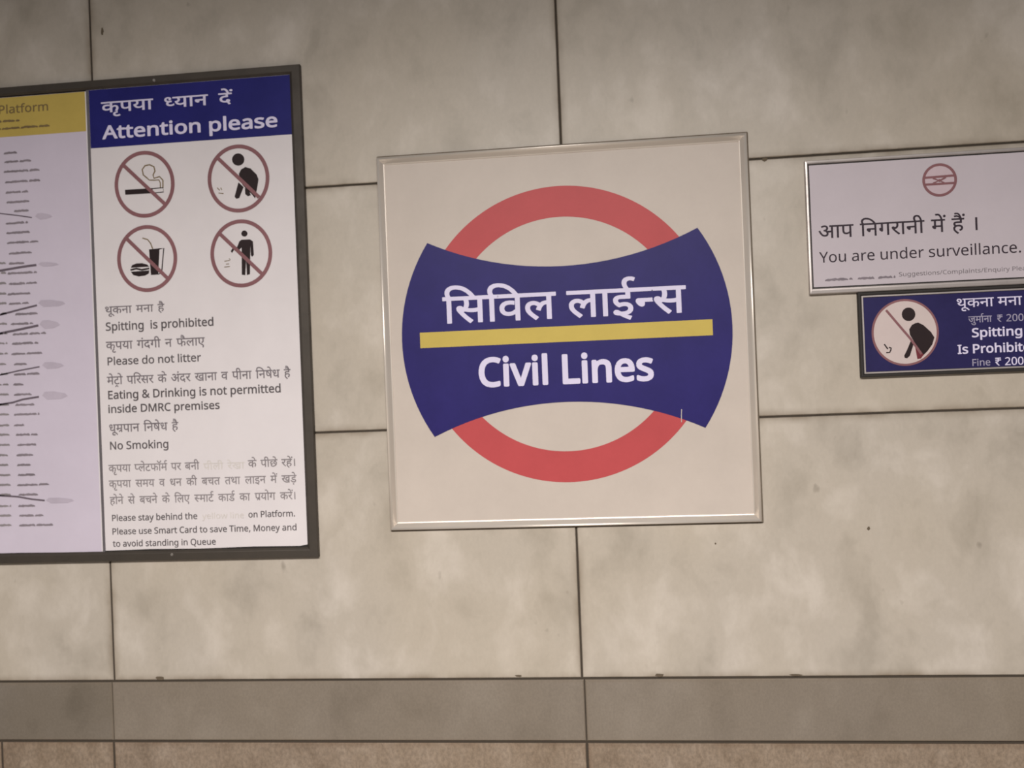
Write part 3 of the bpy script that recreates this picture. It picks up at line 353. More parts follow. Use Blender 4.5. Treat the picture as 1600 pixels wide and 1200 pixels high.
'₹':(886,[[116,762,431,762,411,813,378,850,317,878,222,886,116,886,116,1000,794,1000,794,886,492,886,537,834,563,762,794,762,794,646,564,646,537,554,482,481,398,429,280,399,619,0,455,0,116,397,132,511,203,511,322,523,358,538,387,559,416,597,432,646,116,646]]),
'ⓝ':(609,[[0,1000,609,1000,609,479,328,479,328,392,322,353,305,325,279,308,246,302,206,311,164,336,124,373,90,418,67,465,59,511,65,545,81,571,111,588,158,593,609,593,609,886,0,886]]),
'ⓓ':(706,[[706,236,607,187,540,171,455,166,343,182,255,231,198,306,178,403,193,487,211,525,238,559,169,595,115,645,79,711,68,793,84,881,133,952,208,1000,301,1016,379,1005,443,971,486,919,500,854,484,780,436,712,338,775,363,809,370,846,354,891,331,908,296,913,254,904,219,878,195,837,186,786,193,740,211,703,240,676,276,657,358,638,463,651,502,649,535,646,524,534,501,535,479,535,407,527,353,502,318,462,307,408,318,351,353,310,405,286,469,278,548,287,614,313,669,350,706,385,706,886,616,886,616,1000,706,1000]]),
'ⓢ':(804,[[804,426,720,408,611,403,469,416,341,445,268,407,424,235,611,68,524,-19,354,140,214,291,117,412,73,490,64,547,70,576,88,604,120,625,167,632,205,627,237,613,291,563,319,597,337,641,349,736,342,823,323,886,0,886,0,1000,804,1000],[593,518,707,524,804,543,804,886,452,886,471,821,479,736,475,673,464,619,445,573,421,535,506,522]]),
'ⓟ':(630,[[630,302,539,256,479,240,408,235,347,240,292,256,244,281,206,312,171,359,146,414,132,484,127,576,127,886,0,886,0,1000,630,1000],[630,886,257,886,257,593,262,489,277,427,305,386,353,358,423,349,485,356,543,379,596,412,630,442]]),
'ⓡ':(0,[[-339,989,-396,1106,-414,1166,-420,1225,-402,1319,-348,1387,-268,1427,-170,1440,-76,1430,0,1402,-35,1296,-93,1320,-159,1329,-216,1320,-257,1293,-283,1252,-291,1201,-286,1148,-269,1097,-207,989]]),
'ⓠ':(0,[[-210,364,-602,84,-546,0,-210,238]]),
'ⓥ':(0,[[-420,-84,-658,-308,-588,-364,-420,-210,-252,-364,-182,-308]])}
_cache = {}
def glyph(ch, bold):
    """filled letter as (verts, faces); bold lays a band of that half width along the outline"""
    if (ch, bold) in _cache: return _cache[(ch, bold)]
    adv = GL[ch][0] / 1000; half = ch in 'ⓝⓓⓢⓟ'
    cu = bpy.data.curves.new('g', 'CURVE'); cu.dimensions = '2D'; cu.fill_mode = 'FRONT'; loops = []
    for sp in GL[ch][1]:
        P = []
        for i in range(0, len(sp), 2):
            q = (sp[i] / 1000, sp[i + 1] / 1000)
            if not P or abs(q[0] - P[-1][0]) + abs(q[1] - P[-1][1]) > 0.004: P.append(q)
        while len(P) > 2 and abs(P[0][0] - P[-1][0]) + abs(P[0][1] - P[-1][1]) < 0.004: P.pop()
        if len(P) < 3: continue
        loops.append(P)
        s = cu.splines.new('POLY'); s.points.add(len(P) - 1)
        for i, q in enumerate(P): s.points[i].co = (q[0], q[1], 0, 1)
        s.use_cyclic_u = True
    o = bpy.data.objects.new('g', cu); C.objects.link(o)
    me = o.to_mesh(); V = [(v.co.x, v.co.y, 0.0) for v in me.vertices]; F = [tuple(p.vertices) for p in me.polygons]
    o.to_mesh_clear(); bpy.data.objects.remove(o); bpy.data.curves.remove(cu)
    r = bold / 1000; F = [f for f in F]; nf = len(F); lv = 0
    if r:
        for P in loops:
            n = len(P)
            for i in range(n):
                a, b, c = Vector(P[i - 1]), Vector(P[i]), Vector(P[(i + 1) % n])
                d = (c - b)
                if half and abs(b.x - adv) < 0.003 and abs(c.x - adv) < 0.003: continue
                d.normalize(); nx = Vector((-d.y, d.x)) * r; k = len(V)
                lv = (len(F) - nf + 1) * 2.5e-6; V += [(*u, lv) for u in (b - nx, c - nx, c + nx, b + nx)]; F.append((k, k + 1, k + 2, k + 3))
                e = (b - a)
                if e.length > 0 and e.normalized().dot(d) < 0.96:
                    k = len(V); lv = (len(F) - nf + 1) * 2.5e-6; V += [(b.x + r * math.cos(t * math.pi / 4), b.y + r * math.sin(t * math.pi / 4), lv) for t in range(8)]; F.append(tuple(range(k, k + 8)))
    _cache[(ch, bold)] = (V, F); return V, F
MARKS = 'ेैोौी'
def textm(s, x0, x1, zb, h, bold, fit, sp, y_front, split=None):
    """printed line between x0 and x1; returns [(piece name, mesh)], split by letter or by word if asked"""
    def run(t):
        x = 0; P = []; prev = ''; w_ = 0
        for ch in t:
            if ch == ' ': x += (sp if sp else 0.36); prev = ch; w_ += 1; continue
            dx = 0.0
            if ch == 'ं' and prev in 'ेै': dx = 0.20
            if ch == 'ं' and prev in 'ोौी': dx = 0.12
            P.append((ch, x + dx, w_)); x += GL[ch][0] / 1000; prev = ch
        return x, P
    wd = run(fit or s)[0]; P = run(s)[1]; sx = (x1 - x0) / wd
    buckets = {}
    for n, (ch, px, w_) in enumerate(P):
        V, F = buckets.setdefault(n if split == 'letter' else w_ if split == 'word' else 0, ([], []))
        v, f = glyph(ch, bold); k = len(V); y = y_front - 0.00002 * (n % 3)
        V += [(x0 + (px + a) * sx, y - c, zb + b * h) for a, b, c in v]
        for q in f:
            q = tuple(i + k for i in q)
            a, b, c = (V[i] for i in q[:3])
            if (b[0] - a[0]) * (c[2] - a[2]) - (b[2] - a[2]) * (c[0] - a[0]) < 0: q = q[::-1]
            F.append(q)
    out = []
    for V, F in buckets.values():
        me = bpy.data.meshes.new('lettering'); me.from_pydata(V, [], F); me.update(); out.append(me)
    return out

# ------------------------------------------------------------------ the wall
wall = obj('wall_back', boxm(-3.9, 3.7, 0.0, 3.4, 0.004, 0.12), 'grout'); wall['kind'] = 'structure'
G_ = 0.0026     # half a joint
XS = [-3.818, -2.585, -1.3528, -0.1203, 1.112, 2.345, 3.577]
ZS = [1.1703, 1.806, 2.438, 3.07, 3.40]
for i in range(len(XS) - 1):
    for j in range(len(ZS) - 1):
        t = random.uniform(-0.0006, 0.0006)
        obj('marble_tile', slab(XS[i] + G_, XS[i + 1] - G_, ZS[j] + G_, ZS[j + 1] - G_, t, 0.02), 'marble', wall)
XB = [-3.81, -2.59, -1.3590, -0.1150, 1.125, 2.35, 3.57]
for i in range(len(XB) - 1):
    g2 = 0.0007 if i in (1, 2) else G_
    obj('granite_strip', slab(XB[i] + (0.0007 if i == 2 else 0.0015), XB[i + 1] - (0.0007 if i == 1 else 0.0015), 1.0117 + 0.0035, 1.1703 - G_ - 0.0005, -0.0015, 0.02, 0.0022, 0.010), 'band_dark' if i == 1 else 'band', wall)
XL = [-3.85, -2.91, -1.6779, -1.3614, -0.1150, 1.12, 2.35, 3.57]
ZL = [-0.02, 0.38, 1.0117]
for i in range(len(XL) - 1):
    for j in range(2):
        obj('rough_tile', slab(XL[i] + 0.003, XL[i + 1] - 0.003, max(ZL[j], 0.0) + 0.003, ZL[j + 1] - 0.0035, random.uniform(-0.001, 0.0005), 0.02, 0.002, 0.016), 'rough', wall)
# chips and dark spots in the stone
def blot(x, z, rx, rz, y=-0.0007):
    pts = []
    for k in range(11):
        a = 2 * math.pi * k / 11; r = random.uniform(0.7, 1.1); pts.append((x + rx * r * math.cos(a), z + rz * r * math.sin(a)))
    obj('stone_chip', plate(pts, y, 0.0004), 'dirt', wall)
blot(-1.2257, 1.1775, 0.013, 0.0055); blot(0.0704, 1.1775, 0.012, 0.0045); blot(-1.318, 2.885, 0.004, 0.011); blot(0.5846, 1.528, 0.004, 0.005)
blot(-0.28, 1.178, 0.010, 0.003); blot(0.40, 1.176, 0.016, 0.003); blot(0.22, 1.5, 0.002, 0.003); blot(0.3755, 2.4345, 0.008, 0.005)
floor = obj('floor', boxm(-3.9, 3.7, -0.02, 0.0, -4.5, 0.12), 'floor'); floor['kind'] = 'structure'

# ------------------------------------------------------------------ station name sign
sx, sz = -0.1307, 2.0307
name_sign = empty('station_name_sign', (sx, 0, 1.5522), 'large square cream station sign with red ring and navy band reading Civil Lines', 'sign')
X0, X1, Z0, Z1 = -0.5904, 0.3332, 1.5522, 2.5008
local(obj('panel', boxm(X0 + 0.004, X1 - 0.004, Z0 + 0.004, Z1 - 0.004, -0.010, 0.0), 'sign_panel', name_sign), name_sign)
frame(name_sign, X0, X1, Z0, Z1, 'name', 'sign_frame')
o = local(obj('shade_edge_strip', boxm(X0 - 0.0012, X1 + 0.0040, Z0 - 0.0042, Z1 + 0.0045, -0.0035, 0.0, 0.0012), 'shade_edge', name_sign), name_sign); o['label'] = 'added dark brown line behind the frame, painted-in shade along the bottom'  # added dark strip round the sign; its bottom edge stands in for shade
o = local(obj('ring', ringm((sx, sz), 0.3691, 0.3691, 0.0769, -0.0105, 0.0008, 160), 'red', name_sign), name_sign); o['label'] = 'red ring'
def arc(cx, cz, r, a0, a1, n=24):
    return [(cx + r * math.cos(math.radians(a0 + (a1 - a0) * k / n)), cz + r * math.sin(math.radians(a0 + (a1 - a0) * k / n))) for k in range(n + 1)]
hw, hh, sd, st = 0.3368, 0.2454, 0.0747, 0.0762
Rs = (hh * hh + sd * sd) / (2 * sd); Rt = (hw * hw + st * st) / (2 * st)
as_ = math.degrees(math.asin(hh / Rs)); at_ = math.degrees(math.asin(hw / Rt))
pts = arc(sx + 0.4115 - Rs, sz, Rs, -as_, as_)[:-1]
pts += arc(sx, sz + hh - st + Rt, Rt, -90 + at_, -90 - at_)[:-1]
pts += arc(sx - 0.4115 + Rs, sz, Rs, 180 - as_, 180 + as_)[:-1]
pts += arc(sx, sz - hh + st - Rt, Rt, 90 + at_, 90 - at_)[:-1]
band = local(obj('name_band', plate(pts, -0.0110, 0.0012), 'blue_sign', name_sign), name_sign); band['label'] = 'navy band with concave top and bottom edges'
o = local(obj('stripe', boxm(-0.4955, 0.2332, 2.0111, 2.0502, -0.0113, -0.0108), 'yellow', name_sign), name_sign); o['label'] = 'yellow stripe'
o = local(obj('peeled_edge', strokem([(0.1503, 1.833), (0.1492, 1.820), (0.1487, 1.801)], 0.0018, -0.0116, 0.0006), 'sign_panel', name_sign), name_sign); o['label'] = 'thin pale peeled edge of the vinyl'

# ------------------------------------------------------------------ poster case and its two sheets
case = empty('poster_case', (-1.60, 0, 1.489), 'wide dark brown metal poster case mounted on the marble wall', 'frame')
CX0, CX1, CZ0, CZ1 = -2.42, -0.7812, 1.4885, 2.7530
local(obj('back_board', boxm(CX0 + 0.003, CX1 - 0.003, CZ0 + 0.003, CZ1 - 0.003, -0.005, 0.0), 'gasket', case), case)
frame(case, CX0, CX1, CZ0, CZ1, 'case', 'case', widths=(0.92, 1.05, 0.80, 1))
for px, pz in ((-1.1732, 2.7405), (-2.1, 2.7405), (-1.1732, 1.503), (-2.1, 1.503)):
    bm = bmesh.new(); bmesh.ops.create_cone(bm, cap_ends=True, segments=16, radius1=0.0042, radius2=0.0032, depth=0.002, matrix=Matrix.Translation((px, -0.0152, pz)) @ Matrix.Rotation(math.pi / 2, 4, 'X'))
    local(obj('screw', bm, 'screw', case), case)
notice = empty('attention_notice', (-1.085, -0.005, 1.5165), 'white notice sheet headed Attention please with four no-entry pictograms', 'poster')
nl, nr, nb, nt = -1.3585, -0.8090, 1.5165, 2.7300
bm = plate([(nl, nb - 0.001), (-1.24, nb + 0.001), (-1.10, nb - 0.0005), (-0.95, nb + 0.002), (-0.83, nb + 0.001), (nr, nb + 0.0045), (nr, nt), (nl, nt)], -0.008, 0.0028)
local(obj('sheet', bm, 'paper', notice), notice)
o = local(obj('header', boxm(nl + 0.0005, nr - 0.0005, 2.5760, nt - 0.0005, -0.0084, -0.0079), 'blue', notice), notice); o['label'] = 'navy blue header block'
chart = empty('platform_list', (-1.87, -0.005, 1.5150), 'pale lavender list sheet with a mustard header beginning Platform', 'poster')
cl, cr = -2.394, -1.3655
bm = plate([(cl, 1.5130), (-1.9, 1.5145), (-1.6, 1.5150), (cr, 1.5125), (cr, 2.7275), (cl, 2.7285)], -0.008, 0.0028)
local(obj('sheet', bm, 'chart_paper', chart), chart)
o = local(obj('header', boxm(cl + 0.001, cr - 0.0035, 2.6225, 2.7270, -0.0084, -0.0079), 'yellow_print', chart), chart); o['label'] = 'mustard yellow header block'
o = local(obj('sheet_edge', boxm(cr - 0.0032, cr - 0.0002, 1.514, 2.7272, -0.0088, -0.0081), 'paper', chart), chart); o['label'] = 'pale raised edge beside the notice'
dv = local(obj('divider', boxm(-1.3652, -1.3587, 1.5125, 2.7300, -0.0100, -0.0052, 0.0005), 'alu_dark', case), case); dv['label'] = 'thin grey divider between the two sheets'

# ------------------------------------------------------------------ the two plates on the right
surv = empty('surveillance_sign', (0.78, 0, 2.0975), 'white framed plate reading You are under surveillance below a round emblem', 'sign')
SX0, SX1, SZ0, SZ1 = 0.4675, 1.0900, 2.0990, 2.4225
local(obj('plate', boxm(SX0 + 0.002, SX1 - 0.002, SZ0 + 0.002, SZ1 - 0.002, -0.010, 0.0), 'gasket', surv), surv)
o = local(obj('face', boxm(SX0 + 0.0100, SX1 - 0.0100, SZ0 + 0.0170, SZ1 - 0.0115, -0.0104, -0.0098), 'surv_paper', surv), surv)
frame(surv, SX0, SX1, SZ0, SZ1, 'thin', 'alu', widths=(1.9, 1, 1.15, 1))
spit = empty('spitting_sign', (0.82, 0, 1.8925), 'navy plate warning against spitting, hung directly below the surveillance plate', 'sign')
PX0, PX1, PZ0, PZ1 = 0.5790, 1.0620, 1.8935, 2.0978
local(obj('plate', boxm(PX0 + 0.002, PX1 - 0.002, PZ0 + 0.002, PZ1 - 0.002, -0.010, 0.0), 'gasket', spit), spit)
local(obj('face', boxm(PX0 + 0.0120, PX1 - 0.0120, PZ0 + 0.0130, PZ1 - 0.0130, -0.0104, -0.0098), 'blue_dark', spit), spit)
frame(spit, PX0, PX1, PZ0, PZ1, 'thin', 'gasket', widths=(1, 1, 1, 1))
PROF['inner'] = [(0, 0.0095), (0, 0.0122), (0.0008, 0.0130), (0.0034, 0.0130), (0.0042, 0.0122), (0.0042, 0.0095)]
for o in frame(spit, PX0 + 0.0080, PX1 - 0.0080, PZ0 + 0.0080, PZ1 - 0.0080, 'inner', 'alu'):
    o.name = 'trim_strip'; o['label'] = 'pale grey metal trim strip inside the black edge'

# ------------------------------------------------------------------ everything printed on the signs, from measured room coordinates
ITEMS = [
('notice', 'hindi_heading', 'text', 'white_print', 2, ('कृपया ⓓयान दें', -1.3239, -0.9681, 2.6677, 0.0269, 20, None, 0.75)),
('notice', 'english_heading', 'text', 'white_print', 2, ('Attention please', -1.323, -0.8455, 2.5985, 0.0336, 36, None, None)),
('notice', 'notice_line', 'text', 'smudged_print', 1, ('थूकना मना है', -1.3359, -1.1717, 2.1382, 0.0185, 14, None, 0.6)),
('notice', 'notice_line', 'text', 'grey_print', 1, ('Spitting  is prohibited', -1.3359, -1.0374, 2.0939, 0.0211, 26, None, None)),
('notice', 'notice_line', 'text', 'smudged_print', 1, ('कृपया गंदगी न फैलाए', -1.3361, -1.0654, 2.0443, 0.0202, 14, None, 0.6)),
('notice', 'notice_line', 'text', 'grey_print', 1, ('Please do not litter', -1.3359, -1.0766, 2.0031, 0.0201, 22, None, None)),
('notice', 'notice_line', 'text', 'smudged_print', 1, ('मेटⓥो पिरसर के अंदर खाना व पीना िनषेध है', -1.3369, -0.8386, 1.9522, 0.0202, 14, None, 0.6)),
('notice', 'notice_line', 'text', 'grey_print', 1, ('Eating & Drinking is not permitted', -1.3377, -0.8639, 1.914, 0.021, 26, None, None)),
('notice', 'notice_line', 'text', 'grey_print', 1, ('inside DMRC premises', -1.3379, -1.0303, 1.8775, 0.0201, 26, None, None)),
('notice', 'notice_line', 'text', 'smudged_print', 1, ('धूमⓠपान िनषेध है', -1.3367, -1.1459, 1.8267, 0.0202, 14, None, 0.6)),
('notice', 'notice_line', 'text', 'grey_print', 1, ('No Smoking', -1.3376, -1.1726, 1.7811, 0.0202, 22, None, None)),
('notice', 'notice_line', 'text', 'faint_print', 1, ('कृपया ⓟलेटफॉमⓡ पर बनी', -1.3417, -1.0928, 1.7221, 0.0185, 14, None, 0.6)),
('notice', 'notice_line', 'text', 'faint_print', 1, ('के पीछे रहें।', -0.9605, -0.8323, 1.7233, 0.0182, 14, None, 0.6)),
('notice', 'notice_line', 'text', 'faint_print', 1, ('कृपया समय व धन की बचत तथा लाइन में खड़े', -1.3423, -0.8333, 1.6812, 0.0185, 14, None, 0.75)),
('notice', 'notice_line', 'text', 'faint_print', 1, ('होने से बचने के िलए ⓢमाटⓡ काडⓡ का पⓠयोग करें।', -1.3414, -0.8351, 1.6378, 0.0185, 14, None, 0.75)),
('notice', 'notice_line', 'text', 'grey_print', 1, ('Please stay behind the', -1.339, -1.1023, 1.5932, 0.016, 20, None, None)),
('notice', 'notice_line', 'text', 'grey_print', 1, ('on Platform.', -0.9656, -0.8391, 1.5937, 0.0157, 20, None, None)),
('notice', 'notice_line', 'text', 'grey_print', 1, ('Please use Smart Card to save Time, Money and', -1.3393, -0.8363, 1.5579, 0.016, 20, None, None)),
('notice', 'notice_line', 'text', 'grey_print', 1, ('to avoid standing in Queue', -1.3377, -1.0546, 1.5257, 0.0159, 20, None, None)),
('notice', 'notice_line', 'text', 'pale_yellow_print', 1, ('पीली रेखा', -1.0816, -0.9709, 1.7206, 0.0166, 4, None, 0.6)),
('notice', 'notice_line', 'text', 'pale_yellow_print', 1, ('yellow line', -1.0901, -0.9759, 1.5929, 0.015, 4, None, None)),
('notice', 'smoking_pictogram', 'ring', 'maroon_print', 2, ((-1.213, 2.4723), 0.0825, 0.0875, 0.0098)),
('notice', 'spitting_pictogram', 'ring', 'maroon_print', 2, ((-0.9573, 2.4712), 0.083, 0.088, 0.0098)),
('notice', 'eating_pictogram', 'ring', 'maroon_print', 2, ((-1.2136, 2.2776), 0.0825, 0.0875, 0.0098)),
('notice', 'littering_pictogram', 'ring', 'maroon_print', 2, ((-0.9575, 2.277), 0.083, 0.088, 0.0098)),
('notice', 'smoking_pictogram', 'stroke', 'maroon_print', 3, ([(-1.2732, 2.53), (-1.1583, 2.4164)], 0.0095)),
('notice', 'spitting_pictogram', 'stroke', 'maroon_print', 3, ([(-1.0115, 2.5285), (-0.9038, 2.4192)], 0.0095)),
('notice', 'eating_pictogram', 'stroke', 'maroon_print', 3, ([(-1.2702, 2.3351), (-1.1573, 2.221)], 0.0095)),
('notice', 'littering_pictogram', 'stroke', 'maroon_print', 3, ([(-1.0135, 2.3317), (-0.9031, 2.2205)], 0.0095)),
('notice', 'smoking_pictogram', 'poly', 'black_print', 1, [(-1.2676, 2.4611), (-1.1911, 2.4609), (-1.1916, 2.4475), (-1.2669, 2.4482)]),
('notice', 'smoking_pictogram', 'stroke', 'black_print', 1, ([(-1.1911, 2.4597), (-1.1624, 2.4602), (-1.1617, 2.449), (-1.1904, 2.448)], 0.0022)),
('notice', 'smoking_pictogram', 'stroke', 'brown_print', 1, ([(-1.2053, 2.488), (-1.2155, 2.4971), (-1.2179, 2.5112), (-1.2099, 2.5208), (-1.1969, 2.5227), (-1.1854, 2.5164), (-1.1829, 2.5051), (-1.1886, 2.4954), (-1.1866, 2.4863), (-1.1712, 2.4898), (-1.1622, 2.4797), (-1.163, 2.4602)], 0.0032)),
('notice', 'smoking_pictogram', 'stroke', 'brown_print', 1, ([(-1.2053, 2.488), (-1.1996, 2.4826), (-1.185, 2.4812), (-1.1733, 2.4815), (-1.1695, 2.4729), (-1.17, 2.4607)], 0.0025)),
('notice', 'spitting_pictogram', 'poly', 'black_print', 1, [(-0.9394, 2.5193), (-0.9404, 2.5255), (-0.9438, 2.5309), (-0.949, 2.5347), (-0.9553, 2.5364), (-0.9617, 2.5356), (-0.9673, 2.5325), (-0.9711, 2.5275), (-0.9726, 2.5215), (-0.9716, 2.5152), (-0.9682, 2.5098), (-0.9629, 2.506), (-0.9566, 2.5044), (-0.9502, 2.5052), (-0.9447, 2.5083), (-0.9409, 2.5132)]),
('notice', 'spitting_pictogram', 'poly', 'black_print', 1, [(-0.9557, 2.4833), (-0.9495, 2.4939), (-0.9378, 2.4998), (-0.9237, 2.495), (-0.9083, 2.4786), (-0.9037, 2.4661), (-0.908, 2.4443), (-0.9147, 2.4171), (-0.9224, 2.4275), (-0.9344, 2.4404), (-0.9455, 2.4522), (-0.9535, 2.4665)]),
('notice', 'spitting_pictogram', 'poly', 'black_print', 1, [(-0.9577, 2.4613), (-0.9445, 2.4483), (-0.957, 2.4208), (-0.9651, 2.4191), (-0.9695, 2.4249)]),
('notice', 'spitting_pictogram', 'poly', 'black_print', 1, [(-0.9411, 2.4464), (-0.93, 2.4374), (-0.9258, 2.4261), (-0.934, 2.4238), (-0.9406, 2.4298)]),
('notice', 'spitting_pictogram', 'stroke', 'brown_print', 1, ([(-1.0157, 2.451), (-1.0091, 2.444)], 0.002)),
('notice', 'spitting_pictogram', 'stroke', 'brown_print', 1, ([(-1.0122, 2.437), (-0.9991, 2.4345)], 0.002)),
('notice', 'spitting_pictogram', 'stroke', 'brown_print', 1, ([(-1.0059, 2.4504), (-1.0033, 2.4447)], 0.002)),
('notice', 'eating_pictogram', 'poly', 'black_print', 1, [(-1.2592, 2.256), (-1.2554, 2.2625), (-1.2434, 2.2664), (-1.227, 2.266), (-1.2142, 2.262), (-1.2086, 2.2561)]),
('notice', 'eating_pictogram', 'stroke', 'black_print', 1, ([(-1.2606, 2.2499), (-1.244, 2.2529), (-1.2294, 2.2488), (-1.2087, 2.2516)], 0.0045)),
('notice', 'eating_pictogram', 'poly', 'black_print', 1, [(-1.2596, 2.2454), (-1.209, 2.2461), (-1.2104, 2.2383), (-1.2212, 2.2333), (-1.2389, 2.232), (-1.2535, 2.2366)]),
('notice', 'eating_pictogram', 'poly', 'black_print', 1, [(-1.2074, 2.3013), (-1.1786, 2.3025), (-1.1848, 2.2342), (-1.2047, 2.2341)]),
('notice', 'eating_pictogram', 'stroke', 'black_print', 1, ([(-1.1787, 2.3009), (-1.1669, 2.3019), (-1.1753, 2.2376), (-1.1848, 2.2353)], 0.0028)),
('notice', 'eating_pictogram', 'stroke', 'brown_print', 1, ([(-1.1974, 2.3025), (-1.2026, 2.3173), (-1.2105, 2.3272), (-1.2244, 2.3319)], 0.0028)),
('notice', 'littering_pictogram', 'poly', 'black_print', 1, [(-0.9386, 2.3274), (-0.9393, 2.3309), (-0.9415, 2.3338), (-0.9448, 2.3356), (-0.9485, 2.3358), (-0.9519, 2.3344), (-0.9543, 2.3318), (-0.9552, 2.3283), (-0.9545, 2.3248), (-0.9523, 2.3219), (-0.9491, 2.3202), (-0.9454, 2.32), (-0.942, 2.3213), (-0.9396, 2.324)]),
('notice', 'littering_pictogram', 'poly', 'black_print', 1, [(-0.9615, 2.3082), (-0.9556, 2.3123), (-0.9326, 2.3121), (-0.9249, 2.3062), (-0.9239, 2.2713), (-0.9287, 2.2666), (-0.9319, 2.2718), (-0.932, 2.2994), (-0.9362, 2.2223), (-0.9443, 2.2199), (-0.9451, 2.2587), (-0.9489, 2.2202), (-0.958, 2.2218), (-0.9558, 2.2924), (-0.9647, 2.2846), (-0.9761, 2.288), (-0.9822, 2.2795), (-0.9854, 2.2841), (-0.9793, 2.2937), (-0.9678, 2.2942)]),
('notice', 'littering_pictogram', 'stroke', 'brown_print', 1, ([(-1.0037, 2.2591), (-0.9887, 2.2605)], 0.0018)),
('notice', 'littering_pictogram', 'stroke', 'brown_print', 1, ([(-0.9994, 2.2516), (-0.9913, 2.2517)], 0.0018)),
('notice', 'littering_pictogram', 'stroke', 'brown_print', 1, ([(-1.0043, 2.2441), (-0.9893, 2.245)], 0.0018)),
('notice', 'littering_pictogram', 'stroke', 'brown_print', 1, ([(-0.9908, 2.2656), (-0.9875, 2.2621)], 0.0018)),
('chart', 'heading', 'text', 'brown_print', 2, ('Platform', -1.6156, -1.4704, 2.6847, 0.0222, 14, None, None)),
('chart', 'list_entry', 'smear', 'smear', 1, [(-1.6034, 2.5791), (-1.565, 2.5805)]),
('chart', 'list_entry', 'smear', 'smear', 1, [(-1.6024, 2.5565), (-1.5261, 2.5554)]),
('chart', 'list_entry', 'smear', 'smear', 1, [(-1.6052, 2.5311), (-1.5036, 2.5285)]),
('chart', 'list_entry', 'smear', 'smear', 1, [(-1.6027, 2.5031), (-1.5029, 2.5007)]),
('chart', 'list_entry', 'smear', 'smear', 1, [(-1.602, 2.4745), (-1.5383, 2.4745)]),
('chart', 'list_entry', 'smear', 'smear', 1, [(-1.6012, 2.4483), (-1.5357, 2.4483)]),
('chart', 'list_entry', 'smear', 'smear', 1, [(-1.5803, 2.4232), (-1.5385, 2.4246)]),
('chart', 'list_entry', 'smear', 'smear', 1, [(-1.6052, 2.3922), (-1.5416, 2.3924)]),
('chart', 'list_entry', 'smear', 'smear', 1, [(-1.6044, 2.3666), (-1.5353, 2.3665)]),
('chart', 'list_entry', 'smear', 'smear', 1, [(-1.6036, 2.3409), (-1.5147, 2.3398)]),
('chart', 'list_entry', 'smear', 'smear', 1, [(-1.5993, 2.3116), (-1.5339, 2.312)]),
('chart', 'list_entry', 'smear', 'smear', 1, [(-1.6004, 2.2844), (-1.5512, 2.2857)]),
('chart', 'list_entry_number', 'smear', 'faint_print', 1, [(-1.655, 2.2878), (-1.6089, 2.2871)]),
('chart', 'list_entry', 'smear', 'smear', 1, [(-1.605, 2.2591), (-1.5215, 2.2586)]),
('chart', 'list_entry_number', 'smear', 'faint_print', 1, [(-1.6561, 2.2622), (-1.6093, 2.2615)]),
('chart', 'list_entry', 'smear', 'smear', 1, [(-1.6025, 2.2308), (-1.5226, 2.2306)]),
('chart', 'list_entry_number', 'smear', 'faint_print', 1, [(-1.6572, 2.2341), (-1.6098, 2.2334)]),
('chart', 'list_entry', 'smear', 'smear', 1, [(-1.6072, 2.2034), (-1.5418, 2.204)]),
('chart', 'list_entry_number', 'smear', 'faint_print', 1, [(-1.6583, 2.2064), (-1.6102, 2.2057)]),
('chart', 'list_entry', 'smear', 'smear', 1, [(-1.6046, 2.1776), (-1.5482, 2.1788)]),
('chart', 'list_entry_number', 'smear', 'faint_print', 1, [(-1.6593, 2.1808), (-1.6106, 2.1801)]),
('chart', 'list_entry', 'smear', 'smear', 1, [(-1.5875, 2.149), (-1.524, 2.1499)]),
('chart', 'list_entry_number', 'smear', 'faint_print', 1, [(-1.6604, 2.153), (-1.6111, 2.1524)]),
('chart', 'list_entry', 'smear', 'smear', 1, [(-1.6013, 2.1232), (-1.5377, 2.1242)]),
('chart', 'list_entry_number', 'smear', 'faint_print', 1, [(-1.6614, 2.1265), (-1.6115, 2.1259)]),
('chart', 'list_entry', 'smear', 'smear', 1, [(-1.5969, 2.0966), (-1.5026, 2.0962)]),
('chart', 'list_entry_number', 'smear', 'faint_print', 1, [(-1.6624, 2.1001), (-1.6119, 2.0995)]),
('chart', 'list_entry', 'smear', 'smear', 1, [(-1.5997, 2.0711), (-1.5252, 2.0718)]),
('chart', 'list_entry_number', 'smear', 'faint_print', 1, [(-1.6635, 2.0745), (-1.6123, 2.0739)]),
('chart', 'list_entry', 'smear', 'smear', 1, [(-1.6026, 2.044), (-1.5155, 2.0441)]),
('chart', 'list_entry_number', 'smear', 'faint_print', 1, [(-1.6645, 2.0472), (-1.6127, 2.0466)]),
('chart', 'list_entry', 'smear', 'smear', 1, [(-1.5964, 2.0153), (-1.56, 2.0176)]),
('chart', 'list_entry_number', 'smear', 'faint_print', 1, [(-1.6657, 2.0187), (-1.6132, 2.0182)]),
('chart', 'list_entry', 'smear', 'smear', 1, [(-1.5974, 1.9892), (-1.5248, 1.9902)]),
('chart', 'list_entry_number', 'smear', 'faint_print', 1, [(-1.6667, 1.9926), (-1.6136, 1.9921)]),
('chart', 'list_entry', 'smear', 'smear', 1, [(-1.6004, 1.9612), (-1.5712, 1.964)]),
('chart', 'list_entry_number', 'smear', 'faint_print', 1, [(-1.6678, 1.9644), (-1.614, 1.964)]),
('chart', 'list_entry', 'smear', 'smear', 1, [(-1.5996, 1.9348), (-1.5469, 1.9367)]),
('chart', 'list_entry_number', 'smear', 'faint_print', 1, [(-1.6688, 1.9379), (-1.6144, 1.9376)]),
('chart', 'list_entry', 'smear', 'smear', 1, [(-1.597, 1.9074), (-1.5425, 1.9093)]),
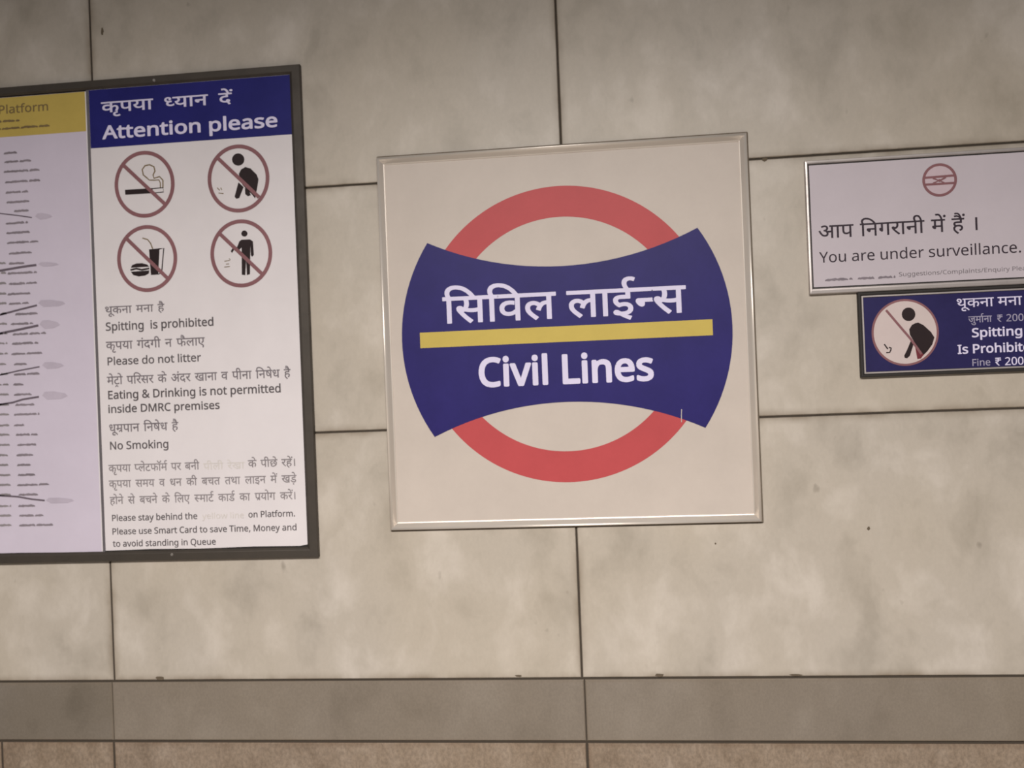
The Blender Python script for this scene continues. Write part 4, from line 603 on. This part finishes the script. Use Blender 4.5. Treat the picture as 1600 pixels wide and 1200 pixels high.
('chart', 'list_entry_number', 'smear', 'faint_print', 1, [(-1.6699, 1.9106), (-1.6148, 1.9103)]),
('chart', 'list_entry', 'smear', 'smear', 1, [(-1.6017, 1.882), (-1.529, 1.8833)]),
('chart', 'list_entry_number', 'smear', 'faint_print', 1, [(-1.6527, 1.8844), (-1.6152, 1.8847)]),
('chart', 'list_entry', 'smear', 'smear', 1, [(-1.6028, 1.8531), (-1.5736, 1.856)]),
('chart', 'list_entry_number', 'smear', 'faint_print', 1, [(-1.6538, 1.8554), (-1.6157, 1.8558)]),
('chart', 'list_entry', 'smear', 'smear', 1, [(-1.5983, 1.8279), (-1.5366, 1.8297)]),
('chart', 'list_entry_number', 'smear', 'faint_print', 1, [(-1.6548, 1.8303), (-1.6161, 1.8307)]),
('chart', 'list_entry', 'smear', 'smear', 1, [(-1.5958, 1.8009), (-1.5413, 1.803)]),
('chart', 'list_entry_number', 'smear', 'faint_print', 1, [(-1.6558, 1.8034), (-1.6165, 1.8038)]),
('chart', 'list_entry', 'smear', 'smear', 1, [(-1.5987, 1.7737), (-1.5514, 1.7762)]),
('chart', 'list_entry_number', 'smear', 'faint_print', 1, [(-1.6569, 1.7761), (-1.6169, 1.7765)]),
('chart', 'list_entry', 'smear', 'smear', 1, [(-1.5979, 1.7473), (-1.5596, 1.7501)]),
('chart', 'list_entry_number', 'smear', 'faint_print', 1, [(-1.658, 1.7496), (-1.6173, 1.7501)]),
('chart', 'list_entry', 'smear', 'smear', 1, [(-1.5971, 1.7206), (-1.548, 1.723)]),
('chart', 'list_entry_number', 'smear', 'faint_print', 1, [(-1.659, 1.7229), (-1.6178, 1.7234)]),
('chart', 'list_entry', 'smear', 'smear', 1, [(-1.6, 1.6946), (-1.5093, 1.696)]),
('chart', 'list_entry_number', 'smear', 'faint_print', 1, [(-1.66, 1.6968), (-1.6182, 1.6973)]),
('chart', 'list_entry', 'smear', 'smear', 1, [(-1.5974, 1.6681), (-1.5356, 1.6704)]),
('chart', 'list_entry_number', 'smear', 'faint_print', 1, [(-1.6611, 1.6704), (-1.6186, 1.6709)]),
('chart', 'list_entry', 'smear', 'smear', 1, [(-1.5985, 1.6384), (-1.5513, 1.6411)]),
('chart', 'list_entry_number', 'smear', 'faint_print', 1, [(-1.6623, 1.6405), (-1.6191, 1.6411)]),
('chart', 'list_entry', 'smear', 'smear', 1, [(-1.5977, 1.6128), (-1.5288, 1.615)]),
('chart', 'list_entry_number', 'smear', 'faint_print', 1, [(-1.6633, 1.6149), (-1.6195, 1.6156)]),
('chart', 'list_entry', 'smear', 'smear', 1, [(-1.5987, 1.5873), (-1.5027, 1.589)]),
('chart', 'list_entry_number', 'smear', 'faint_print', 1, [(-1.6643, 1.5894), (-1.6199, 1.59)]),
('chart', 'heading_line', 'smear', 'brown_print', 2, [(-1.6658, 2.6652), (-1.5545, 2.6642)]),
('chart', 'heading_line', 'smear', 'brown_print', 2, [(-1.6849, 2.6468), (-1.4702, 2.643)]),
('chart', 'route_line', 'stroke', 'line_print', 1, ([(-1.7302, 2.4326), (-1.6206, 2.4201), (-1.5663, 2.4109), (-1.5303, 2.4037)], 0.003)),
('chart', 'route_line', 'stroke', 'line_print', 1, ([(-1.7371, 2.2579), (-1.6266, 2.2675), (-1.5626, 2.2744), (-1.5226, 2.2773)], 0.006)),
('chart', 'route_line', 'stroke', 'line_print', 1, ([(-1.742, 2.1329), (-1.6312, 2.1499), (-1.5761, 2.1609), (-1.525, 2.1703)], 0.005)),
('chart', 'route_line', 'stroke', 'line_print', 1, ([(-1.744, 2.0815), (-1.6332, 2.1005), (-1.5782, 2.1082), (-1.5235, 2.1167)], 0.006)),
('chart', 'route_line', 'stroke', 'line_print', 1, ([(-1.7479, 1.9821), (-1.6375, 1.9897), (-1.5825, 1.9993), (-1.5242, 2.0071)], 0.0035)),
('chart', 'route_line', 'stroke', 'line_print', 1, ([(-1.7511, 1.9016), (-1.6406, 1.9112), (-1.604, 1.915), (-1.5746, 1.9224), (-1.5291, 1.9275)], 0.005)),
('chart', 'route_line', 'stroke', 'line_print', 1, ([(-1.76, 1.6756), (-1.6502, 1.6684), (-1.6011, 1.6645), (-1.5597, 1.6566), (-1.5237, 1.6522)], 0.0045)),
('chart', 'route_symbol', 'poly', 'pale_smudge_print', 1, [(-1.5211, 2.4065), (-1.5136, 2.4138), (-1.5, 2.4138), (-1.4794, 2.4083), (-1.4724, 2.4028), (-1.4907, 2.398), (-1.507, 2.3972)]),
('chart', 'route_symbol', 'poly', 'pale_smudge_print', 1, [(-1.5171, 2.2788), (-1.5096, 2.2837), (-1.4916, 2.2833), (-1.4665, 2.279), (-1.4595, 2.2751), (-1.4776, 2.2719), (-1.5029, 2.272)]),
('chart', 'route_symbol', 'poly', 'pale_smudge_print', 1, [(-1.5212, 2.1753), (-1.5136, 2.1833), (-1.4865, 2.1829), (-1.4526, 2.1766), (-1.4456, 2.1706), (-1.4638, 2.165), (-1.5071, 2.1652)]),
('chart', 'route_symbol', 'poly', 'pale_smudge_print', 1, [(-1.5198, 2.1191), (-1.5121, 2.1294), (-1.494, 2.1298), (-1.4691, 2.1227), (-1.4622, 2.1152), (-1.4805, 2.1078), (-1.5058, 2.1066)]),
('chart', 'route_symbol', 'poly', 'pale_smudge_print', 1, [(-1.5168, 2.0102), (-1.5093, 2.0183), (-1.4894, 2.0184), (-1.4626, 2.0126), (-1.4557, 2.0067), (-1.4739, 2.001), (-1.5028, 2.0003)]),
('chart', 'route_symbol', 'poly', 'pale_smudge_print', 1, [(-1.52, 1.9305), (-1.5123, 1.9402), (-1.4871, 1.9403), (-1.4549, 1.9335), (-1.448, 1.9267), (-1.4663, 1.9197), (-1.506, 1.919)]),
('chart', 'route_symbol', 'poly', 'pale_smudge_print', 1, [(-1.5201, 1.6521), (-1.5126, 1.6588), (-1.4838, 1.6588), (-1.448, 1.6541), (-1.441, 1.6493), (-1.4592, 1.6445), (-1.506, 1.6441)]),
('name', 'hindi_name', 'text', 'white_print', 4, ('िसिवल लाईⓝस', -0.433, 0.169, 2.071, 0.0646, 20, None, 0.42)),
('name', 'english_name', 'text', 'white_print', 4, ('Civil Lines', -0.3521, 0.0878, 1.9084, 0.0691, 42, None, None)),
('surv', 'hindi_line', 'text', 'dark_print', 1, ('आप िनगरानी में हैं ।', 0.4926, 0.866, 2.2332, 0.0302, 10, None, 0.5)),
('surv', 'english_line', 'text', 'dark_print', 1, ('You are under surveillance.', 0.4933, 0.9591, 2.1745, 0.0255, 5, None, None)),
('surv', 'small_line', 'text', 'smudged_print', 1, ('Suggestions/Complaints/Enquiry Please Call', 0.6759, 1.0162, 2.1319, 0.01, 4, None, None)),
('surv', 'small_line', 'smear', 'smear', 1, [(0.5044, 2.1324), (0.5688, 2.1322)]),
('surv', 'small_line', 'smear', 'smear', 1, [(0.5808, 2.1323), (0.6195, 2.1319)]),
('surv', 'small_line', 'smear', 'smear', 1, [(0.6284, 2.1319), (0.6685, 2.1319)]),
('surv', 'metro_emblem', 'ring', 'maroon_print', 2, ((0.779, 2.3571), 0.0397, 0.0397, 0.0062)),
('surv', 'metro_emblem', 'disc', 'pink_print', 1, ((0.779, 2.3571), 0.038, 0.038)),
('surv', 'metro_emblem', 'stroke', 'maroon_print', 3, ([(0.7426, 2.3642), (0.8167, 2.3659)], 0.0052)),
('surv', 'metro_emblem', 'stroke', 'maroon_print', 3, ([(0.7442, 2.3479), (0.816, 2.3479)], 0.0052)),
('surv', 'metro_emblem', 'stroke', 'maroon_print', 4, ([(0.7638, 2.3624), (0.7763, 2.3559), (0.7641, 2.3497)], 0.0045)),
('surv', 'metro_emblem', 'stroke', 'maroon_print', 5, ([(0.7932, 2.3628), (0.7801, 2.3557), (0.7882, 2.3494)], 0.0045)),
('surv', 'metro_emblem', 'stroke', 'maroon_print', 6, ([(0.7763, 2.3559), (0.7801, 2.3557)], 0.0065)),
('spit', 'spitting_pictogram', 'disc', 'maroon_print', 1, ((0.6853, 1.9972), 0.0775, 0.08)),
('spit', 'spitting_pictogram', 'disc', 'cream_print', 2, ((0.6853, 1.9972), 0.0725, 0.075)),
('spit', 'spitting_pictogram', 'poly', 'black_print', 3, [(0.7106, 2.0395), (0.7098, 2.0452), (0.7073, 2.0502), (0.7033, 2.054), (0.6983, 2.0562), (0.6928, 2.0564), (0.6876, 2.0548), (0.6833, 2.0513), (0.6804, 2.0466), (0.6793, 2.041), (0.68, 2.0354), (0.6825, 2.0304), (0.6865, 2.0266), (0.6916, 2.0244), (0.697, 2.0241), (0.7022, 2.0258), (0.7065, 2.0293), (0.7094, 2.034)]),
('spit', 'spitting_pictogram', 'poly', 'black_print', 3, [(0.6951, 2.0044), (0.7017, 2.0145), (0.7097, 2.0184), (0.7166, 2.0194), (0.7282, 2.0127), (0.7447, 1.9956), (0.752, 1.9823), (0.7467, 1.9663), (0.7351, 1.9505), (0.7261, 1.9418), (0.7166, 1.9546), (0.7048, 1.9746), (0.6961, 1.9913)]),
('spit', 'spitting_pictogram', 'poly', 'black_print', 3, [(0.6981, 1.9776), (0.7036, 1.9682), (0.6941, 1.9409), (0.6876, 1.9353), (0.682, 1.9365), (0.6809, 1.9415), (0.6884, 1.9558)]),
('spit', 'spitting_pictogram', 'poly', 'dark_red_print', 3, [(0.7061, 1.9681), (0.7181, 1.9529), (0.7261, 1.9418), (0.7188, 1.9333), (0.711, 1.932)]),
('spit', 'spitting_pictogram', 'stroke', 'maroon_print', 4, ([(0.6435, 2.0525), (0.6689, 2.0187), (0.6958, 1.9832), (0.7208, 1.944)], 0.0055)),
('spit', 'spitting_pictogram', 'stroke', 'black_print', 3, ([(0.6362, 1.9712), (0.6439, 1.9591)], 0.003)),
('spit', 'spitting_pictogram', 'stroke', 'black_print', 3, ([(0.6398, 1.9507), (0.648, 1.951), (0.6515, 1.9587)], 0.003)),
('spit', 'spitting_pictogram', 'stroke', 'black_print', 3, ([(0.6466, 1.9635), (0.6528, 1.96)], 0.003)),
('spit', 'hindi_line', 'text', 'white_print', 1, ('थूकना मना है', 0.8049, 0.8899, 2.0507, 0.0206, 10, 'थूकना', 0.4)),
('spit', 'hindi_fine_line', 'text', 'smudged_white_print', 1, ('जुमाⓡना', 0.8311, 0.8841, 2.0137, 0.0145, 14, None, None)),
('spit', 'hindi_fine_amount', 'text', 'smudged_white_print', 1, ('₹ 200', 0.8949, 0.957, 2.0128, 0.0167, 10, None, None)),
('spit', 'english_line', 'text', 'white_print', 1, ('Spitting', 0.837, 0.9536, 1.9792, 0.0206, 34, None, None)),
('spit', 'english_line', 'text', 'white_print', 1, ('Is Prohibited', 0.8034, 0.9513, 1.9409, 0.0206, 34, 'Is Prohibit', None)),
('spit', 'english_fine_line', 'text', 'smudged_white_print', 1, ('Fine', 0.8343, 0.8778, 1.9106, 0.016, 14, None, None)),
('spit', 'english_fine_amount', 'text', 'white_print', 1, ('₹ 200', 0.8865, 0.9529, 1.9095, 0.0182, 14, None, None))]
OWN = {'notice': (notice, 0.008), 'chart': (chart, 0.008), 'name': (name_sign, 0.010), 'surv': (surv, 0.010), 'spit': (spit, 0.010)}
groups = {}
for ow, part, kind, mat, layer, p in ITEMS:
    par, off = OWN[ow]; yf = -(off + 0.0004 + 0.0003 * layer); th = 0.0003
    if kind == 'text':
        s, x0, x1, zb, h, bold, fit, sp = p
        small = part in ('notice_line', 'small_line')
        split = None if small else ('letter' if ord(s[0]) < 128 or s[0] == '₹' else 'word')
        for me in textm(s, x0, x1, zb, h, bold, fit, sp, yf, split):
            o = local(obj(part if small else split, me, mat, band if ow == 'name' else par), par)
            if small: o['kind'] = 'stuff'
        continue
    if kind == 'poly': bm = plate(list(p), yf, th)
    elif kind == 'stroke': bm = strokem(p[0], p[1], yf, th)
    elif kind == 'ring': bm = ringm(p[0], p[1], p[2], p[3], yf, th)
    elif kind == 'disc': bm = plate([(p[0][0] + p[1] * math.cos(2 * math.pi * k / 64), p[0][1] + p[2] * math.sin(2 * math.pi * k / 64)) for k in range(64)], yf, th)
    elif kind == 'smear': bm = smearm(p[0], p[1], yf, th)
    if part.endswith('pictogram') or part.endswith('emblem'):
        key = (ow, part)
        if key not in groups: groups[key] = obj(part, bm, mat, par); local(groups[key], par)
        else:
            o = groups[key]; me = o.data; idx = me.materials.find(M[mat].name)
            if idx < 0: me.materials.append(M[mat]); idx = len(me.materials) - 1
            b2 = bmesh.new(); b2.from_mesh(me); bmesh.ops.translate(bm, vec=-par.location, verts=bm.verts)
            tmp = bpy.data.meshes.new('tmp'); bm.to_mesh(tmp); bm.free()
            k = len(b2.faces); b2.from_mesh(tmp); b2.faces.ensure_lookup_table()
            for f in b2.faces[k:]: f.material_index = idx
            b2.to_mesh(me); b2.free(); bpy.data.meshes.remove(tmp)
        continue
    local(obj(part, bm, mat, par), par)
